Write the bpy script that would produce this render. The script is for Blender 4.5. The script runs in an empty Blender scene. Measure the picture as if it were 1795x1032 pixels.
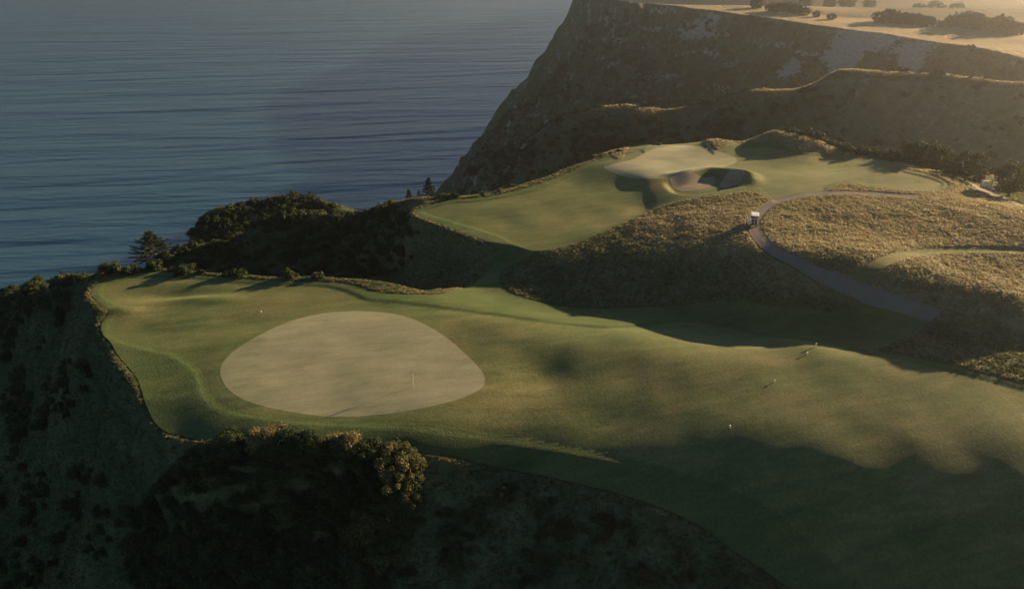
import bpy, bmesh, math, random
import numpy as np
from mathutils import Vector

R = math.radians
rng = np.random.default_rng(7)
random.seed(7)
scene = bpy.context.scene
col = scene.collection

# ------------------------------------------------------------------ camera
CAMZ, PITCH, FPX, W0, H0PX = 190.0, R(27.0), 1300.0, 1795.0, 1032.0
cam_data = bpy.data.cameras.new('camera')
cam = bpy.data.objects.new('camera', cam_data)
col.objects.link(cam)
cam.location = (0, 0, CAMZ)
cam.rotation_euler = (math.pi / 2 - PITCH, 0, 0)
cam_data.sensor_width = 36.0
cam_data.lens = 36.0 * FPX / W0
cam_data.clip_start = 0.5
cam_data.clip_end = 20000
scene.camera = cam

# ------------------------------------------------------------------ world, sun, exposure
SUN_AZ, SUN_EL = R(57.0), R(12.0)          # azimuth from +Y (camera forward) towards +X
world = bpy.data.worlds.new('World')
scene.world = world
world.use_nodes = True
wn, wl = world.node_tree.nodes, world.node_tree.links
wn.clear()
sky_n = wn.new('ShaderNodeTexSky')
sky_n.sky_type = 'NISHITA'
sky_n.sun_disc = False
sky_n.sun_elevation = SUN_EL
sky_n.sun_rotation = SUN_AZ
sky_n.air_density = 1.0
sky_n.dust_density = 0.3
sky_n.ozone_density = 2.5
bg = wn.new('ShaderNodeBackground')
bg.inputs['Strength'].default_value = 0.039
wo = wn.new('ShaderNodeOutputWorld')
wl.new(sky_n.outputs[0], bg.inputs[0])
wl.new(bg.outputs[0], wo.inputs[0])
sun_d = bpy.data.lights.new('sun', 'SUN')
sun_d.energy = 5.0
sun_d.angle = R(0.5)
sun_d.color = (1.0, 0.67, 0.37)
sun = bpy.data.objects.new('sun', sun_d)
col.objects.link(sun)
sdir = Vector((math.sin(SUN_AZ) * math.cos(SUN_EL), math.cos(SUN_AZ) * math.cos(SUN_EL), math.sin(SUN_EL)))
sun.rotation_euler = (-sdir).to_track_quat('-Z', 'Y').to_euler()
sun.location = (200, 120, 400)
vs = scene.view_settings
vs.view_transform = 'Standard'
vs.look = 'None'
vs.exposure = 1.66
vs.gamma = 1.0
vs.use_curve_mapping = False
scene.cycles.use_denoising = True
scene.cycles.max_bounces = 6
scene.cycles.volume_bounces = 0
scene.cycles.transparent_max_bounces = 4
HAZE_DENSITY = 0.00033

# ------------------------------------------------------------------ small helpers
def tag(o, label=None, cat=None, group=None, kind=None):
    if label: o['label'] = label
    if cat: o['category'] = cat
    if group: o['group'] = group
    if kind: o['kind'] = kind
    return o

def sstep(a, b, x):
    t = np.clip((x - a) / (b - a), 0, 1)
    return t * t * (3 - 2 * t)

def P(px, py, z):
    """world point at height z seen at photo pixel (px, py)"""
    u, v = (px - W0 / 2) / FPX, -(py - H0PX / 2) / FPX
    dy = math.cos(PITCH) + v * math.sin(PITCH)
    dz = -math.sin(PITCH) + v * math.cos(PITCH)
    t = (z - CAMZ) / dz
    return (u * t, dy * t, z)

def project(x, y, z):
    c, s = math.cos(PITCH), math.sin(PITCH)
    d = y * c - (z - CAMZ) * s
    v = y * s + (z - CAMZ) * c
    return W0 / 2 + FPX * x / d, H0PX / 2 - FPX * v / d

def hash2(ix, iy, seed):
    h = (ix.astype(np.int64) * 374761393 + iy.astype(np.int64) * 668265263 + seed * 974711177) & 0xFFFFFFFF
    h = ((h ^ (h >> 13)) * 1274126177) & 0xFFFFFFFF
    h = h ^ (h >> 16)
    return h

def gnoise(x, y, seed=0):
    x = np.asarray(x, float); y = np.asarray(y, float)
    x0, y0 = np.floor(x), np.floor(y)
    fx, fy = x - x0, y - y0
    u = fx ** 3 * (fx * (fx * 6 - 15) + 10)
    v = fy ** 3 * (fy * (fy * 6 - 15) + 10)
    def g(ix, iy, dx, dy):
        a = hash2(ix, iy, seed) * (2 * np.pi / 4294967296.0)
        return np.cos(a) * dx + np.sin(a) * dy
    n00 = g(x0, y0, fx, fy); n10 = g(x0 + 1, y0, fx - 1, fy)
    n01 = g(x0, y0 + 1, fx, fy - 1); n11 = g(x0 + 1, y0 + 1, fx - 1, fy - 1)
    return 1.5 * ((n00 * (1 - u) + n10 * u) * (1 - v) + (n01 * (1 - u) + n11 * u) * v)

def fbm(x, y, oct=4, seed=0, gain=0.5):
    s, a, f = 0.0, 1.0, 1.0
    for k in range(oct):
        s = s + a * gnoise(x * f + 17.3 * k, y * f - 9.1 * k, seed + k)
        a *= gain; f *= 2.03
    return s

# ------------------------------------------------------------------ terrain control points
# (pixel x, pixel y, height): points on surfaces that the photograph shows
CP = [
 # main headland with the large green
 (165,515,138.9),(240,487,139.3),(330,487,139.5),(420,494,139.5),(560,502,139.4),(640,514,139.1),(720,530,139.0),(232,477,139.3),(300,478,139.5),(420,485,139.6),(560,493,139.4),(640,504,139.0),(170,490,138.6),(150,540,138.0),(290,504,138.9),(230,512,138.7),
 (615,640,139.95),(390,650,139.85),(630,548,139.9),(600,732,139.8),(500,738,139.5),(720,742,139.45),(560,690,139.9),(848,668,139.75),(720,640,139.9),(500,620,139.95),(480,566,138.7),(345,520,139.3),
 (250,592,139.0),(300,690,138.9),(205,625,138.9),(245,690,138.6),(290,745,138.2),(420,782,137.9),(183,582,138.9),(560,775,138.0),(330,640,139.4),
 (740,790,137.8),(880,780,137.6),(1000,800,137.2),(1150,846,136.4),(1250,880,135.6),(1400,950,133.8),(1450,1030,132.2),
 (1000,600,140.2),(1100,660,139.5),(960,660,139.3),(1200,700,139.5),(1400,650,140.1),(1600,700,140.3),(1795,720,140.3),(1990,720,140.0),(1600,770,139.7),(1795,785,139.9),(1990,800,139.6),
 (1795,650,140.7),(1500,760,139.4),(1700,800,139.2),(1600,850,137.9),(1795,870,138.1),(1700,860,138.0),(1700,920,136.5),(1400,860,137.0),(1500,900,135.9),(1600,1000,133.6),(1795,1000,133.6),(1990,1000,134.0),(1500,830,138.3),(1400,800,138.6),
 (800,533,139.2),(930,556,139.6),(1100,585,140.0),(1200,607,139.9),(1300,613,139.9),(1420,603,140.2),
 (1000,552,137.4),(1200,562,137.2),(1350,566,137.8),(1500,565,139.3),(850,515,137.0),(840,490,136.8),(900,458,138.0),(780,510,136.6),
 (1700,620,140.9),(1795,640,141.0),(1600,590,140.6),(1560,545,141.2),(1795,602,141.0),(1680,578,140.8),
 # rough mound and the plateau behind the cart path
 (890,500,136.9),(960,530,137.0),(1060,543,137.2),(1300,536,138.6),(1450,546,139.6),(1510,535,141.2),
 (905,460,138.2),(1000,420,139.6),(1150,382,141.8),(1250,362,142.8),(1318,385,143.8),(1318,420,143.7),(1380,470,143.6),(1490,512,142.4),(1610,552,141.2),
 (1050,480,139.0),(1200,470,141.0),(1300,500,140.4),(1400,522,141.2),(980,490,137.8),
 (1440,342,143.9),(1600,360,144.2),(1795,370,144.6),(1500,420,144.2),(1700,480,144.0),(1600,515,143.2),(1795,560,143.4),(1795,430,144.4),(1990,470,145.0),(1700,545,142.9),
 (1650,566,141.0),(1795,592,141.2),(1990,620,141.2),(1400,420,144.2),
 # second fairway, second green
 (730,377,139.1),(770,368,139.7),(930,437,139.6),(787,388,139.8),(840,403,139.8),(880,417,139.7),(751,388,139.0),(823,415,138.8),(872,441,138.4),(850,380,140.1),(1000,355,141.0),(950,405,139.9),(1100,325,141.7),(1130,370,141.4),
 (1130,313,142.8),(1170,284,142.6),(1060,293,142.5),(1190,256,142.2),(1290,283,142.5),(1340,335,143.4),(1400,315,143.5),(1500,292,143.2),(1640,326,143.7),(1500,320,143.8),
 (1440,268,143.0),(1320,256,142.8),(1350,232,144.7),(1260,246,143.5),(1440,256,144.4),(1500,272,143.0),(1655,314,143.8),(1700,342,142.4),(1745,352,141.4),(1560,284,143.0),
 (860,347,140.2),(1000,297,141.6),(1080,268,142.2),(1150,254,142.2),(930,330,140.9),
 # scrub ridge falling to the sea left of the second fairway
 (720,352,138.0),(650,378,134.0),(580,380,132.6),(450,408,130.0),(350,428,127.6),(270,460,125.5),(300,478,120.5),(450,486,121.0),(600,484,124.5),(700,480,128.0),(780,490,132.2),
 (650,430,129.6),(500,444,126.4),(400,448,124.4),(820,440,135.5),
 (500,358,122.0),(430,372,121.0),(350,395,119.0),(560,362,125.5),
 # spur left of the headland tip, slopes below it
 (180,478,137.2),(120,486,134.2),(60,499,130.0),(0,515,125.6),(-120,540,116),
 (100,600,127.0),(0,600,119.0),(0,700,112.0),(0,850,105.0),(0,1000,100.0),(150,750,123.0),(250,810,131.5),(150,900,115.0),(300,900,126.0),(300,1030,118.5),
 (500,900,130.0),(500,1030,125.0),(800,900,133.4),(800,1030,129.2),(1100,950,132.8),(1200,1030,130.5),(200,680,130.5),(125,590,131.5),(-200,800,98),
 # farm track hollow on the right
 (1735,335,139.0),(1690,318,139.6),(1770,345,140.0),(1795,330,138.8),(1990,380,140.6),
 # middle ridge
 (985,217,118),(1100,192,124),(1200,197,124.5),(1310,167,133),(1430,150,138),(1460,134,142),(1530,132,143),(1600,135,143),(1680,141,143),(1740,147,143),(1795,152,143),(1990,165,144),
 (1100,250,115),(1200,235,118),(1300,220,125),(1500,230,128),(1700,230,131),(1795,300,124),(1600,250,126),(940,238,108),(850,292,80),
]
CPW = [P(*c) for c in CP]
# points of the land that the photograph does not show (behind crests, out of frame): x, y, z
CPW += [
 # gully between the headland and the scrub ridge, the valley floor to the sea
 (-30,112,124),(-50,117,118),(-75,128,108),(-100,150,88),(-10,112,130),(-70,155,121.5),(-55,165,119),
 # hump behind the ridge drops to the sea
 (-62,205,95),(-80,195,90),(-45,200,105),(-35,190,116),(-100,180,60),(-90,225,40),(-60,240,45),
 (-130,150,60),(-125,180,25),(-160,130,20),(-185,160,-6),(-170,100,60),(-200,60,40),(-240,100,-6),(-150,210,-6),(-130,240,-6),(-140,60,90),(-120,90,108),
 (-110,290,-6),(-100,350,-6),(-95,420,-6),(-90,480,-6),(-60,520,-6),(-70,300,8),(-60,350,14),(-58,400,16),(-60,440,4),
 (-40,230,85),(-15,215,112),(-30,260,60),(-45,300,35),(-15,260,78),(10,250,92),(10,330,84),(-20,380,58),(-28,330,50),
 # gully between the second fairway and the middle ridge
 (20,215,118),(50,225,112),(80,222,120),(110,210,127),(140,190,128),(40,205,128),(75,200,130),(165,185,130),(92,166,137),(76,174,137.5),(108,158,136.5),(60,178,138),(190,200,126),(230,200,128),
 # gully between the middle ridge and the sea cliff
 (30,325,98),(60,335,100),(100,330,106),(130,325,112),(165,310,118),(200,285,126),(240,270,131),(60,370,104),
 # foot of the sea cliff
 (40,400,96),(80,400,100),(120,380,106),(-10,440,20),(-20,500,-6),(50,580,10),(60,650,0),(80,720,-6),(40,800,-6),(0,600,-6),(20,700,-6),(60,480,60),(150,430,100),(200,360,118),(240,330,128),(300,300,132),
 # far country
 (180,560,128),(260,520,133),(200,640,118),(320,600,124),(420,560,132),(300,230,144),
 (300,800,112),(500,800,114),(700,700,122),(250,1000,122),(500,1000,132),(800,1000,136),(300,1300,150),(700,1300,165),(1100,1200,160),(1200,800,140),(800,450,140),(150,1100,70),(120,1300,40),
 (60,1200,-6),(900,200,148),(500,200,147),(350,150,147),(300,100,146),(1300,300,150),
 # right of the frame and behind the camera
 (140,110,143),(180,140,144.5),(160,60,140),(220,80,145),(120,40,134),(100,60,139),(60,20,122),(0,30,121),(-40,20,112),(-90,30,104),(120,0,128),(0,-40,110),(-100,-40,95),(150,-60,130),(-220,-20,60),(-300,-60,-6),(-300,200,-6),(300,0,146),(300,-100,140),
 (-250,300,-6),(-250,500,-6),(-200,700,-6),(-250,1000,-6),(-60,1300,-6),(-400,100,-6),
]
for q in [(720,350,138),(650,376,134),(580,380,132.6)]:
    x_, y_, z_ = P(*q); CPW += [(x_ - 2, y_ + 6, z_ - 3), (x_ - 6, y_ + 16, z_ - 11)]
for q in [(787,352,139.4),(860,344,140.1),(930,327,140.8),(1001,301,141.5),(1070,271,142)]:
    x_, y_, z_ = P(*q); CPW += [(x_ - 1.5, y_ + 5, z_ - 1.6), (x_ - 4, y_ + 13, z_ - 9)]
for q in [(1100,192,124),(1200,197,124.5),(1310,167,133),(1430,150,138),(1460,134,142),(1530,132,143),(1600,135,143),(1680,141,143),(1740,147,143),(1795,152,143)]:
    x_, y_, z_ = P(*q); CPW += [(x_ + 1, y_ + 4.5, z_ + 0.3), (x_ + 3, y_ + 14, z_ - 6)]
CPW = np.array(CPW, float)

def tps_fit(p, lam=3.0e-4):
    q = p[:, :2] / 100.0
    d2 = ((q[:, None] - q[None]) ** 2).sum(-1)
    K = np.where(d2 > 0, d2 * np.log(d2 + 1e-12), 0.0)
    n = len(q)
    A = np.zeros((n + 3, n + 3))
    A[:n, :n] = K + lam * np.eye(n)
    A[:n, n] = 1; A[:n, n + 1:] = q
    A[n, :n] = 1; A[n + 1:, :n] = q.T
    b = np.zeros(n + 3); b[:n] = p[:, 2]
    return q, np.linalg.solve(A, b)
TQ, TW = tps_fit(CPW)

def tps(x, y):
    x = np.asarray(x, float); y = np.asarray(y, float)
    sh = x.shape
    x = x.ravel() / 100.0; y = y.ravel() / 100.0
    out = np.empty(len(x))
    n = len(TQ)
    for i in range(0, len(x), 20000):
        xs, ys = x[i:i + 20000], y[i:i + 20000]
        d2 = (xs[:, None] - TQ[None, :, 0]) ** 2 + (ys[:, None] - TQ[None, :, 1]) ** 2
        d2 += 1e-12
        out[i:i + 20000] = (d2 * np.log(d2)) @ TW[:n] + TW[n] + TW[n + 1] * xs + TW[n + 2] * ys
    return out.reshape(sh)

def sdf(poly, x, y, far=6.0, nearest=False):
    """signed distance to a closed outline, negative inside; beyond `far` outside it is only a large number"""
    x = np.asarray(x, float); y = np.asarray(y, float); sh = x.shape
    x, y = x.ravel(), y.ravel()
    d = np.full(len(x), 99.0); qx, qy = x.copy(), y.copy()
    lo, hi = poly.min(0) - far, poly.max(0) + far
    idx = np.nonzero((x > lo[0]) & (x < hi[0]) & (y > lo[1]) & (y < hi[1]))[0]
    A = poly; B = np.roll(poly, -1, 0)
    for s in range(0, len(idx), 30000):
        k = idx[s:s + 30000]
        X, Y = x[k], y[k]
        best = np.full(len(k), 1e9); bx = X.copy(); by = Y.copy(); ins = np.zeros(len(k), bool)
        for (ax, ay), (cx, cy) in zip(A, B):
            ex, ey = cx - ax, cy - ay
            L = ex * ex + ey * ey + 1e-12
            t = np.clip(((X - ax) * ex + (Y - ay) * ey) / L, 0, 1)
            px, py = ax + t * ex, ay + t * ey
            dd = (X - px) ** 2 + (Y - py) ** 2
            m = dd < best
            best = np.where(m, dd, best)
            if nearest: bx = np.where(m, px, bx); by = np.where(m, py, by)
            if ay != cy:
                c = (ay > Y) != (cy > Y)
                ins ^= c & (X < ex * (Y - ay) / ey + ax)
        d[k] = np.sqrt(best) * np.where(ins, -1, 1)
        qx[k], qy[k] = bx, by
    if nearest: return d.reshape(sh), qx.reshape(sh), qy.reshape(sh)
    return d.reshape(sh)

def smooth_poly(p, n=4, closed=True):
    p = np.asarray(p, float); m = len(p); out = []
    rngk = range(m) if closed else range(m - 1)
    for i in rngk:
        if closed: a, b, c, d = p[i - 1], p[i], p[(i + 1) % m], p[(i + 2) % m]
        else: a, b, c, d = p[max(i - 1, 0)], p[i], p[i + 1], p[min(i + 2, m - 1)]
        for k in range(n):
            t = k / n
            out.append(0.5 * ((2 * b) + (c - a) * t + (2 * a - 5 * b + 4 * c - d) * t * t + (3 * b - a - 3 * c + d) * t ** 3))
    if not closed: out.append(p[-1])
    return np.array(out)

#RESID
# hollows and swells of the mown turf: pixel, amount, radius along x, radius along y (m)
SW = [(960,655,-0.55,4.0,3.2),(1010,610,0.35,5,3),(1070,715,-0.45,4.5,3),(430,562,-0.30,4,2.5),(1250,690,-0.35,6,3),(1160,625,0.25,5,2.5),
      (1330,640,0.2,5,2),(500,680,-0.12,4,3),(620,600,0.12,5,3),(700,660,0.10,4,3),(560,650,-0.10,3,3),
      (290,506,-0.95,7,2.2),(350,517,0.65,5.5,1.4),(208,538,0.7,3,1.3),(250,575,-0.3,6,3),(700,525,0.25,6,2),
      (880,400,-0.35,4,4),(960,390,-0.3,5,4),(1040,370,0.3,5,4),(820,372,0.3,6,4),(1140,335,-0.5,3.5,5),(1350,272,-0.3,4,4),(1420,262,0.25,4,3),(1330,270,0.2,6,3),(1500,300,0.3,7,4),(1170,300,-0.2,5,4),(1210,270,0.15,5,4)]
SWW = [(P(a, b, 140.0 if b > 480 else (138.5 if a < 980 and b > 360 else 145.0)), c, d, e) for a, b, c, d, e in SW]

RIM = np.array([P(1012, -6, 141), P(1090, 2, 141), P(1185, 12, 140), P(1300, 26, 140), P(1455, 48, 140), P(1600, 68, 140), P(1700, 82, 140), P(1795, 102, 140), P(1990, 150, 140)])[:, :2]
PLAT = np.concatenate([[(125, 570), (80, 500)], RIM, [(420, 200), (1600, 200), (1600, 1950), (420, 1950), (300, 900), (190, 680)]])
def cliff_h(x, y):
    d = np.full(x.shape, 999.0)
    m = (y > 200) & (x > -120)
    if m.any(): d[m] = sdf(PLAT, x[m], y[m], 180.0)
    d = d + np.where(np.abs(d) < 12, 1.1 * gnoise(x / 5, y / 5, 87) + 1.6 * gnoise(x / 14, y / 14, 88), 0.0) * (1 - sstep(6, 12, np.abs(d)))
    w = 2.6 * gnoise(x / 19, y / 19, 81) + 1.0 * gnoise(x / 7, y / 7, 82) * sstep(8, 20, d)
    u_, v_ = 0.495 * x - 0.869 * y, -0.869 * x - 0.495 * y
    gul = 9.0 * np.abs(gnoise(u_ / 21 + 0.3 * gnoise(x / 30, y / 30, 84), v_ / 75, 85)) + 3.5 * np.abs(gnoise(u_ / 8, v_ / 30, 86))
    dd = np.clip(d + w * sstep(0.0, 9, d) + (gul - 3.0) * sstep(3, 22, d) * np.interp(x, [110, 180], [1.0, 0.55]), 0, 400)
    k = np.interp(x, [50, 110, 160, 210], [1.0, 0.86, 0.55, 0.40])
    prof = np.interp(dd, [0, 1.5, 7, 14, 30, 36, 55, 72, 104, 180], [0, 1.5, 12, 25, 42, 50, 72, 96, 142, 190])
    top = 140.0 + 11.0 * np.exp(-((x - RIM[0, 0] - 14) / 30) ** 2 - ((y - RIM[0, 1] - 2) / 30) ** 2) + 0.5 * gnoise(x / 30, y / 30, 83)
    top = top - 24 * sstep(505, 640, y + 0.12 * x)
    top = top - 40 * sstep(580, 630, y) * (1 - sstep(110, 190, x))
    zc = top - prof * k
    return np.where(d < 170, zc, -50.0), d
COAST = np.array([(-300,-360),(0,-300),(100,-225),(200,-150),(300,-100),(420,-88),(490,-50),(530,20),(570,80),(640,150),(720,200),(900,290),(1900,460)], float)
GC = P(612, 645, 139.9)
T2A, T2B = P(745, 374, 139.5), P(1080, 300, 141.6)
TIP2 = smooth_poly(np.array([P(a_, b_, z_)[:2] for a_, b_, z_ in [(724,378,139.5),(732,367,139.5),(787,351,139.9),(858,344,140.2),(930,327,140.8),(1001,301,141.2),(1080,280,141.7),(1130,340,141.6),(1108,384,141),(1036,416,140.3),(1001,430,140),(950,443,139.7),(900,434,139.6),(851,426,139.5),(823,416,139.5),(787,403,139.5),(751,389,139.5)]]), 3)
TIP = smooth_poly(np.array([P(a_, b_, 139.0)[:2] for a_, b_ in [(158,516),(168,500),(200,484),(232,477),(273,475),(331,479),(390,485),(468,491),(567,493),(760,520),(800,640),(760,780),(560,786),(420,785),(312,769),(274,749),(256,715),(248,690),(228,651),(205,624),(192,604),(178,589),(176,569),(188,547),(168,531)]]), 3)
def base_h(x, y):
    z = tps(x, y)
    cx_ = np.interp(y, COAST[:, 0], COAST[:, 1])
    z = np.where(x < cx_, np.minimum(z, -7.0 + 0 * z), z)
    t = sstep(0, 30, x - cx_)
    z = np.where(y < 640, z, z * t - 7 * (1 - t))
    z = np.maximum(z, -7.0)
    zc, dc = cliff_h(x, y)
    far = sstep(560, 700, y) * (dc < 0)
    zi = np.where(dc < 0, zc * (1 - far) + z * far, np.maximum(z, zc))
    z = np.where(dc < 170, zi, z)
    m = (x < 45) & (x > -35) & (y > 100) & (y < 185)
    if m.any():
        sd_ = sdf(TIP2, x[m], y[m], 8.0)
        a_, b_ = np.array(T2A[:2]), np.array(T2B[:2]); e_ = b_ - a_
        t_ = ((x[m] - a_[0]) * e_[0] + (y[m] - a_[1]) * e_[1]) / (e_ @ e_)
        w_ = (1 - sstep(-0.2, 2.4, sd_)) * (1 - sstep(0.72, 1.0, t_))
        z[m] = z[m] * (1 - w_) + (139.5 + 2.1 * np.clip(t_, 0, 1)) * w_
    m = (x < 5) & (y > 50) & (y < 125)
    if m.any():
        sd_ = sdf(TIP, x[m], y[m], 8.0)
        w_ = (1 - sstep(-0.2, 2.6, sd_)) * (1 - sstep(-22, -8, x[m]))
        zp = 139.25 + 0.011 * (x[m] + 45) - 0.13 * np.maximum(72 - y[m], 0)
        z[m] = z[m] * (1 - w_) + zp * w_
    for (cx, cy, _), a, sx, sy in SWW:
        m = (np.abs(x - cx) < 4 * sx) & (np.abs(y - cy) < 4 * sy)
        if np.any(m):
            z[m] += 0.6 * a * np.exp(-((x[m] - cx) / sx) ** 2 - ((y[m] - cy) / sy) ** 2)
    gx_, gy_, _ = GC
    q_ = np.sqrt(((x - gx_) / 18.5) ** 2 + ((y - gy_) / 14.0) ** 2)
    wg = 0.9 * (1 - sstep(0.75, 1.35, q_))
    z = z * (1 - wg) + wg * (139.9 - 0.004 * (x - gx_) + 0.10 * gnoise(x / 11, y / 11, 91))
    near = 1 - sstep(190, 225, y)
    z = z + near * (0.07 * gnoise(x / 9.0, y / 9.0, 5) + 0.03 * gnoise(x / 4.0, y / 4.0, 6))
    return z

# ------------------------------------------------------------------ pixel outline -> ground
GX = np.arange(-220, 330, 1.0); GY = np.arange(30, 560, 1.0)
GZ = base_h(*np.meshgrid(GX, GY))

def grid_h(x, y):
    i = np.clip((x - GX[0]), 0, len(GX) - 1.001); j = np.clip((y - GY[0]), 0, len(GY) - 1.001)
    i0 = i.astype(int); j0 = j.astype(int); fi = i - i0; fj = j - j0
    return ((GZ[j0, i0] * (1 - fi) + GZ[j0, i0 + 1] * fi) * (1 - fj) + (GZ[j0 + 1, i0] * (1 - fi) + GZ[j0 + 1, i0 + 1] * fi) * fj)

def ground(pix, zmax=None):
    """first ground hit of the view through photo pixels: where that spot really lies"""
    out = []
    t = np.concatenate([np.arange(38, 260, 0.15), np.arange(260, 640, 0.5)])
    for px, py in pix:
        u, v = (px - W0 / 2) / FPX, -(py - H0PX / 2) / FPX
        dy = math.cos(PITCH) + v * math.sin(PITCH); dz = -math.sin(PITCH) + v * math.cos(PITCH)
        x, y, z = u * t, dy * t, CAMZ + dz * t
        h = grid_h(x, y)
        ok = (z <= h) & (y > 31)
        k = int(np.argmax(ok)) if ok.any() else len(t) - 1
        out.append((x[k], y[k]))
    return np.array(out)

def outline(pix, n=4): return smooth_poly(ground(pix), n)

GREEN1 = outline([(386,655),(392,635),(412,614),(452,589),(502,566),(560,551),(620,546),(680,549),(732,563),(780,590),(815,620),(840,645),(850,665),(843,682),(810,698),(760,712),(700,723),(640,730),(590,731),(530,726),(470,714),(425,700),(397,680)])
FAIR1 = outline([(183,511),(195,496),(234,488),(292,486),(351,491),(409,497),(480,501),(555,503),(590,508),(614,516),(644,528),(684,531),(731,536),(797,544),(875,554),(934,563),(1004,571),(1070,575),(1121,572),(1168,566),(1207,565),(1246,568),(1304,581),(1400,595),(1520,620),(1614,639),(1707,662),(1795,685),
                 (1900,713),(2050,752),(2250,815),(2330,930),(2250,1060),(2000,1150),(1760,1160),(1560,1075),(1488,1017),(1450,980),(1404,942),(1361,905),(1282,863),(1226,842),(1170,825),(1090,806),(1012,789),(895,770),(797,757),(713,746),(624,744),(512,737),(428,725),(388,714),(362,690),(348,650),(308,622),(281,616),(250,608),(218,600),(197,589),(195,573),(203,557),(219,549),(236,540),(207,533),(187,522)], 3)
FAIR2 = outline([(748,370),(752,377),(787,387),(840,402),(880,416),(920,434),(944,438),(1001,426),(1036,412),(1108,380),(1143,366),(1185,350),(1230,342),(1270,338),(1305,334),(1330,330),(1350,344),(1362,352),(1400,340),(1440,336),(1446,329),(1468,320),(1496,318),(1531,325),(1584,331),(1629,333),(1646,328),(1646,321),(1618,311),(1584,303),(1552,293),(1535,281),(1496,275),(1444,275),(1409,273),(1374,265),(1340,258),(1291,257),(1232,254),(1197,252),(1143,257),(1122,265),(1085,274),(1054,284),(1029,297),(983,318),(930,338),(840,354),(787,358)], 3)
GREEN2 = outline([(1058,294),(1072,289),(1108,280),(1133,267),(1161,258),(1197,255),(1225,258),(1257,266),(1286,275),(1291,284),(1265,295),(1215,306),(1161,314),(1115,313),(1079,305)])
SAND_A = smooth_poly(np.array([P(a_, b_, 141.5)[:2] for a_, b_ in [(1172,325),(1190,322),(1208,319),(1232,318),(1252,316),(1250,326),(1232,334),(1215,337),(1197,337),(1181,332)]]))
SAND_B = smooth_poly(np.array([P(a_, b_, 141.5)[:2] for a_, b_ in [(1262,323),(1272,315),(1290,310),(1304,311),(1306,317),(1296,325),(1280,331),(1264,332)]]))
BUNKP = outline([(1160,322),(1172,314),(1202,308),(1226,304),(1249,302),(1284,304),(1307,308),(1313,316),(1302,327),(1272,334),(1235,341),(1200,343),(1172,337)])
# semi-rough: band round the fairways plus the mown valley that links them
FIRST = outline([(160,516),(170,501),(200,486),(232,480),(273,478),(331,482),(390,488),(468,494),(567,496),(602,498),(630,504),(656,513),(684,517),(730,518),(778,517),(830,499),(862,468),(880,447),(872,438),(851,425),(823,414),(787,401),(751,387),(732,378),(733,369),(787,353),(858,346),(930,329),(1001,303),(1029,289),(1070,274),(1101,265),(1143,252),(1197,247),(1240,249),(1291,252),(1345,252),(1385,261),(1409,267),(1444,270),(1500,271),(1545,277),(1565,292),(1590,299),(1626,307),(1657,320),(1660,329),(1635,337),(1584,335),(1531,330),(1496,323),(1470,326),(1455,334),(1440,339),(1380,351),(1360,356),(1330,338),(1300,338),(1270,343),(1230,347),(1185,356),(1143,371),(1108,386),(1036,418),(980,437),(930,451),(890,470),(876,490),(892,512),(930,527),(980,538),(1060,543),(1150,541),(1230,533),(1300,530),(1380,540),(1460,548),(1490,540),(1530,533),(1570,545),(1625,562),(1600,588),(1560,606),(1540,618),(1614,631),(1707,653),(1795,676),
                 (1900,704),(2055,742),(2270,806),(2370,930),(2290,1085),(2010,1180),(1740,1190),(1500,1110),(1400,1045),(1333,998),(1287,968),(1217,919),(1100,873),(1010,850),(934,833),(817,808),(739,795),(640,787),(520,785),(420,783),(312,767),(276,748),(258,715),(250,690),(242,667),(230,651),(207,624),(195,604),(181,589),(179,569),(192,545),(172,530)], 3)
def ribbon(pix, width, closed=False, n=6):
    c = smooth_poly(ground(pix), n, False)
    d = np.gradient(c, axis=0); d /= np.linalg.norm(d, axis=1)[:, None] + 1e-9
    nrm = np.stack([-d[:, 1], d[:, 0]], 1) * (np.asarray(width).reshape(-1, 1) / 2)
    return np.concatenate([c + nrm, (c - nrm)[::-1]]), c
PATH, PATHC = ribbon([(1640,558),(1627,553),(1566,534),(1514,516),(1465,496),(1409,470),(1364,446),(1333,421),(1321,399),(1325,381),(1346,362),(1381,349),(1427,342),(1472,340),(1531,342),(1577,345),(1612,348)], 2.1)
TRACK, TRACKC = ribbon([(1494,506),(1508,491),(1523,477),(1549,460),(1584,449),(1636,442),(1706,439),(1795,441),(1900,446),(1990,455)], 2.1)
LANE, LANEC = ribbon([(1700,322),(1715,331),(1731,340),(1747,346),(1765,354),(1790,362),(1830,372)], 3.2)

# ------------------------------------------------------------------ full height function
STEP = 0.15
def masks(x, y):
    return {k: sdf(p, x, y) for k, p in (('first', FIRST), ('f1', FAIR1), ('f2', FAIR2), ('path', PATH), ('track', TRACK), ('lane', LANE))}

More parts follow.
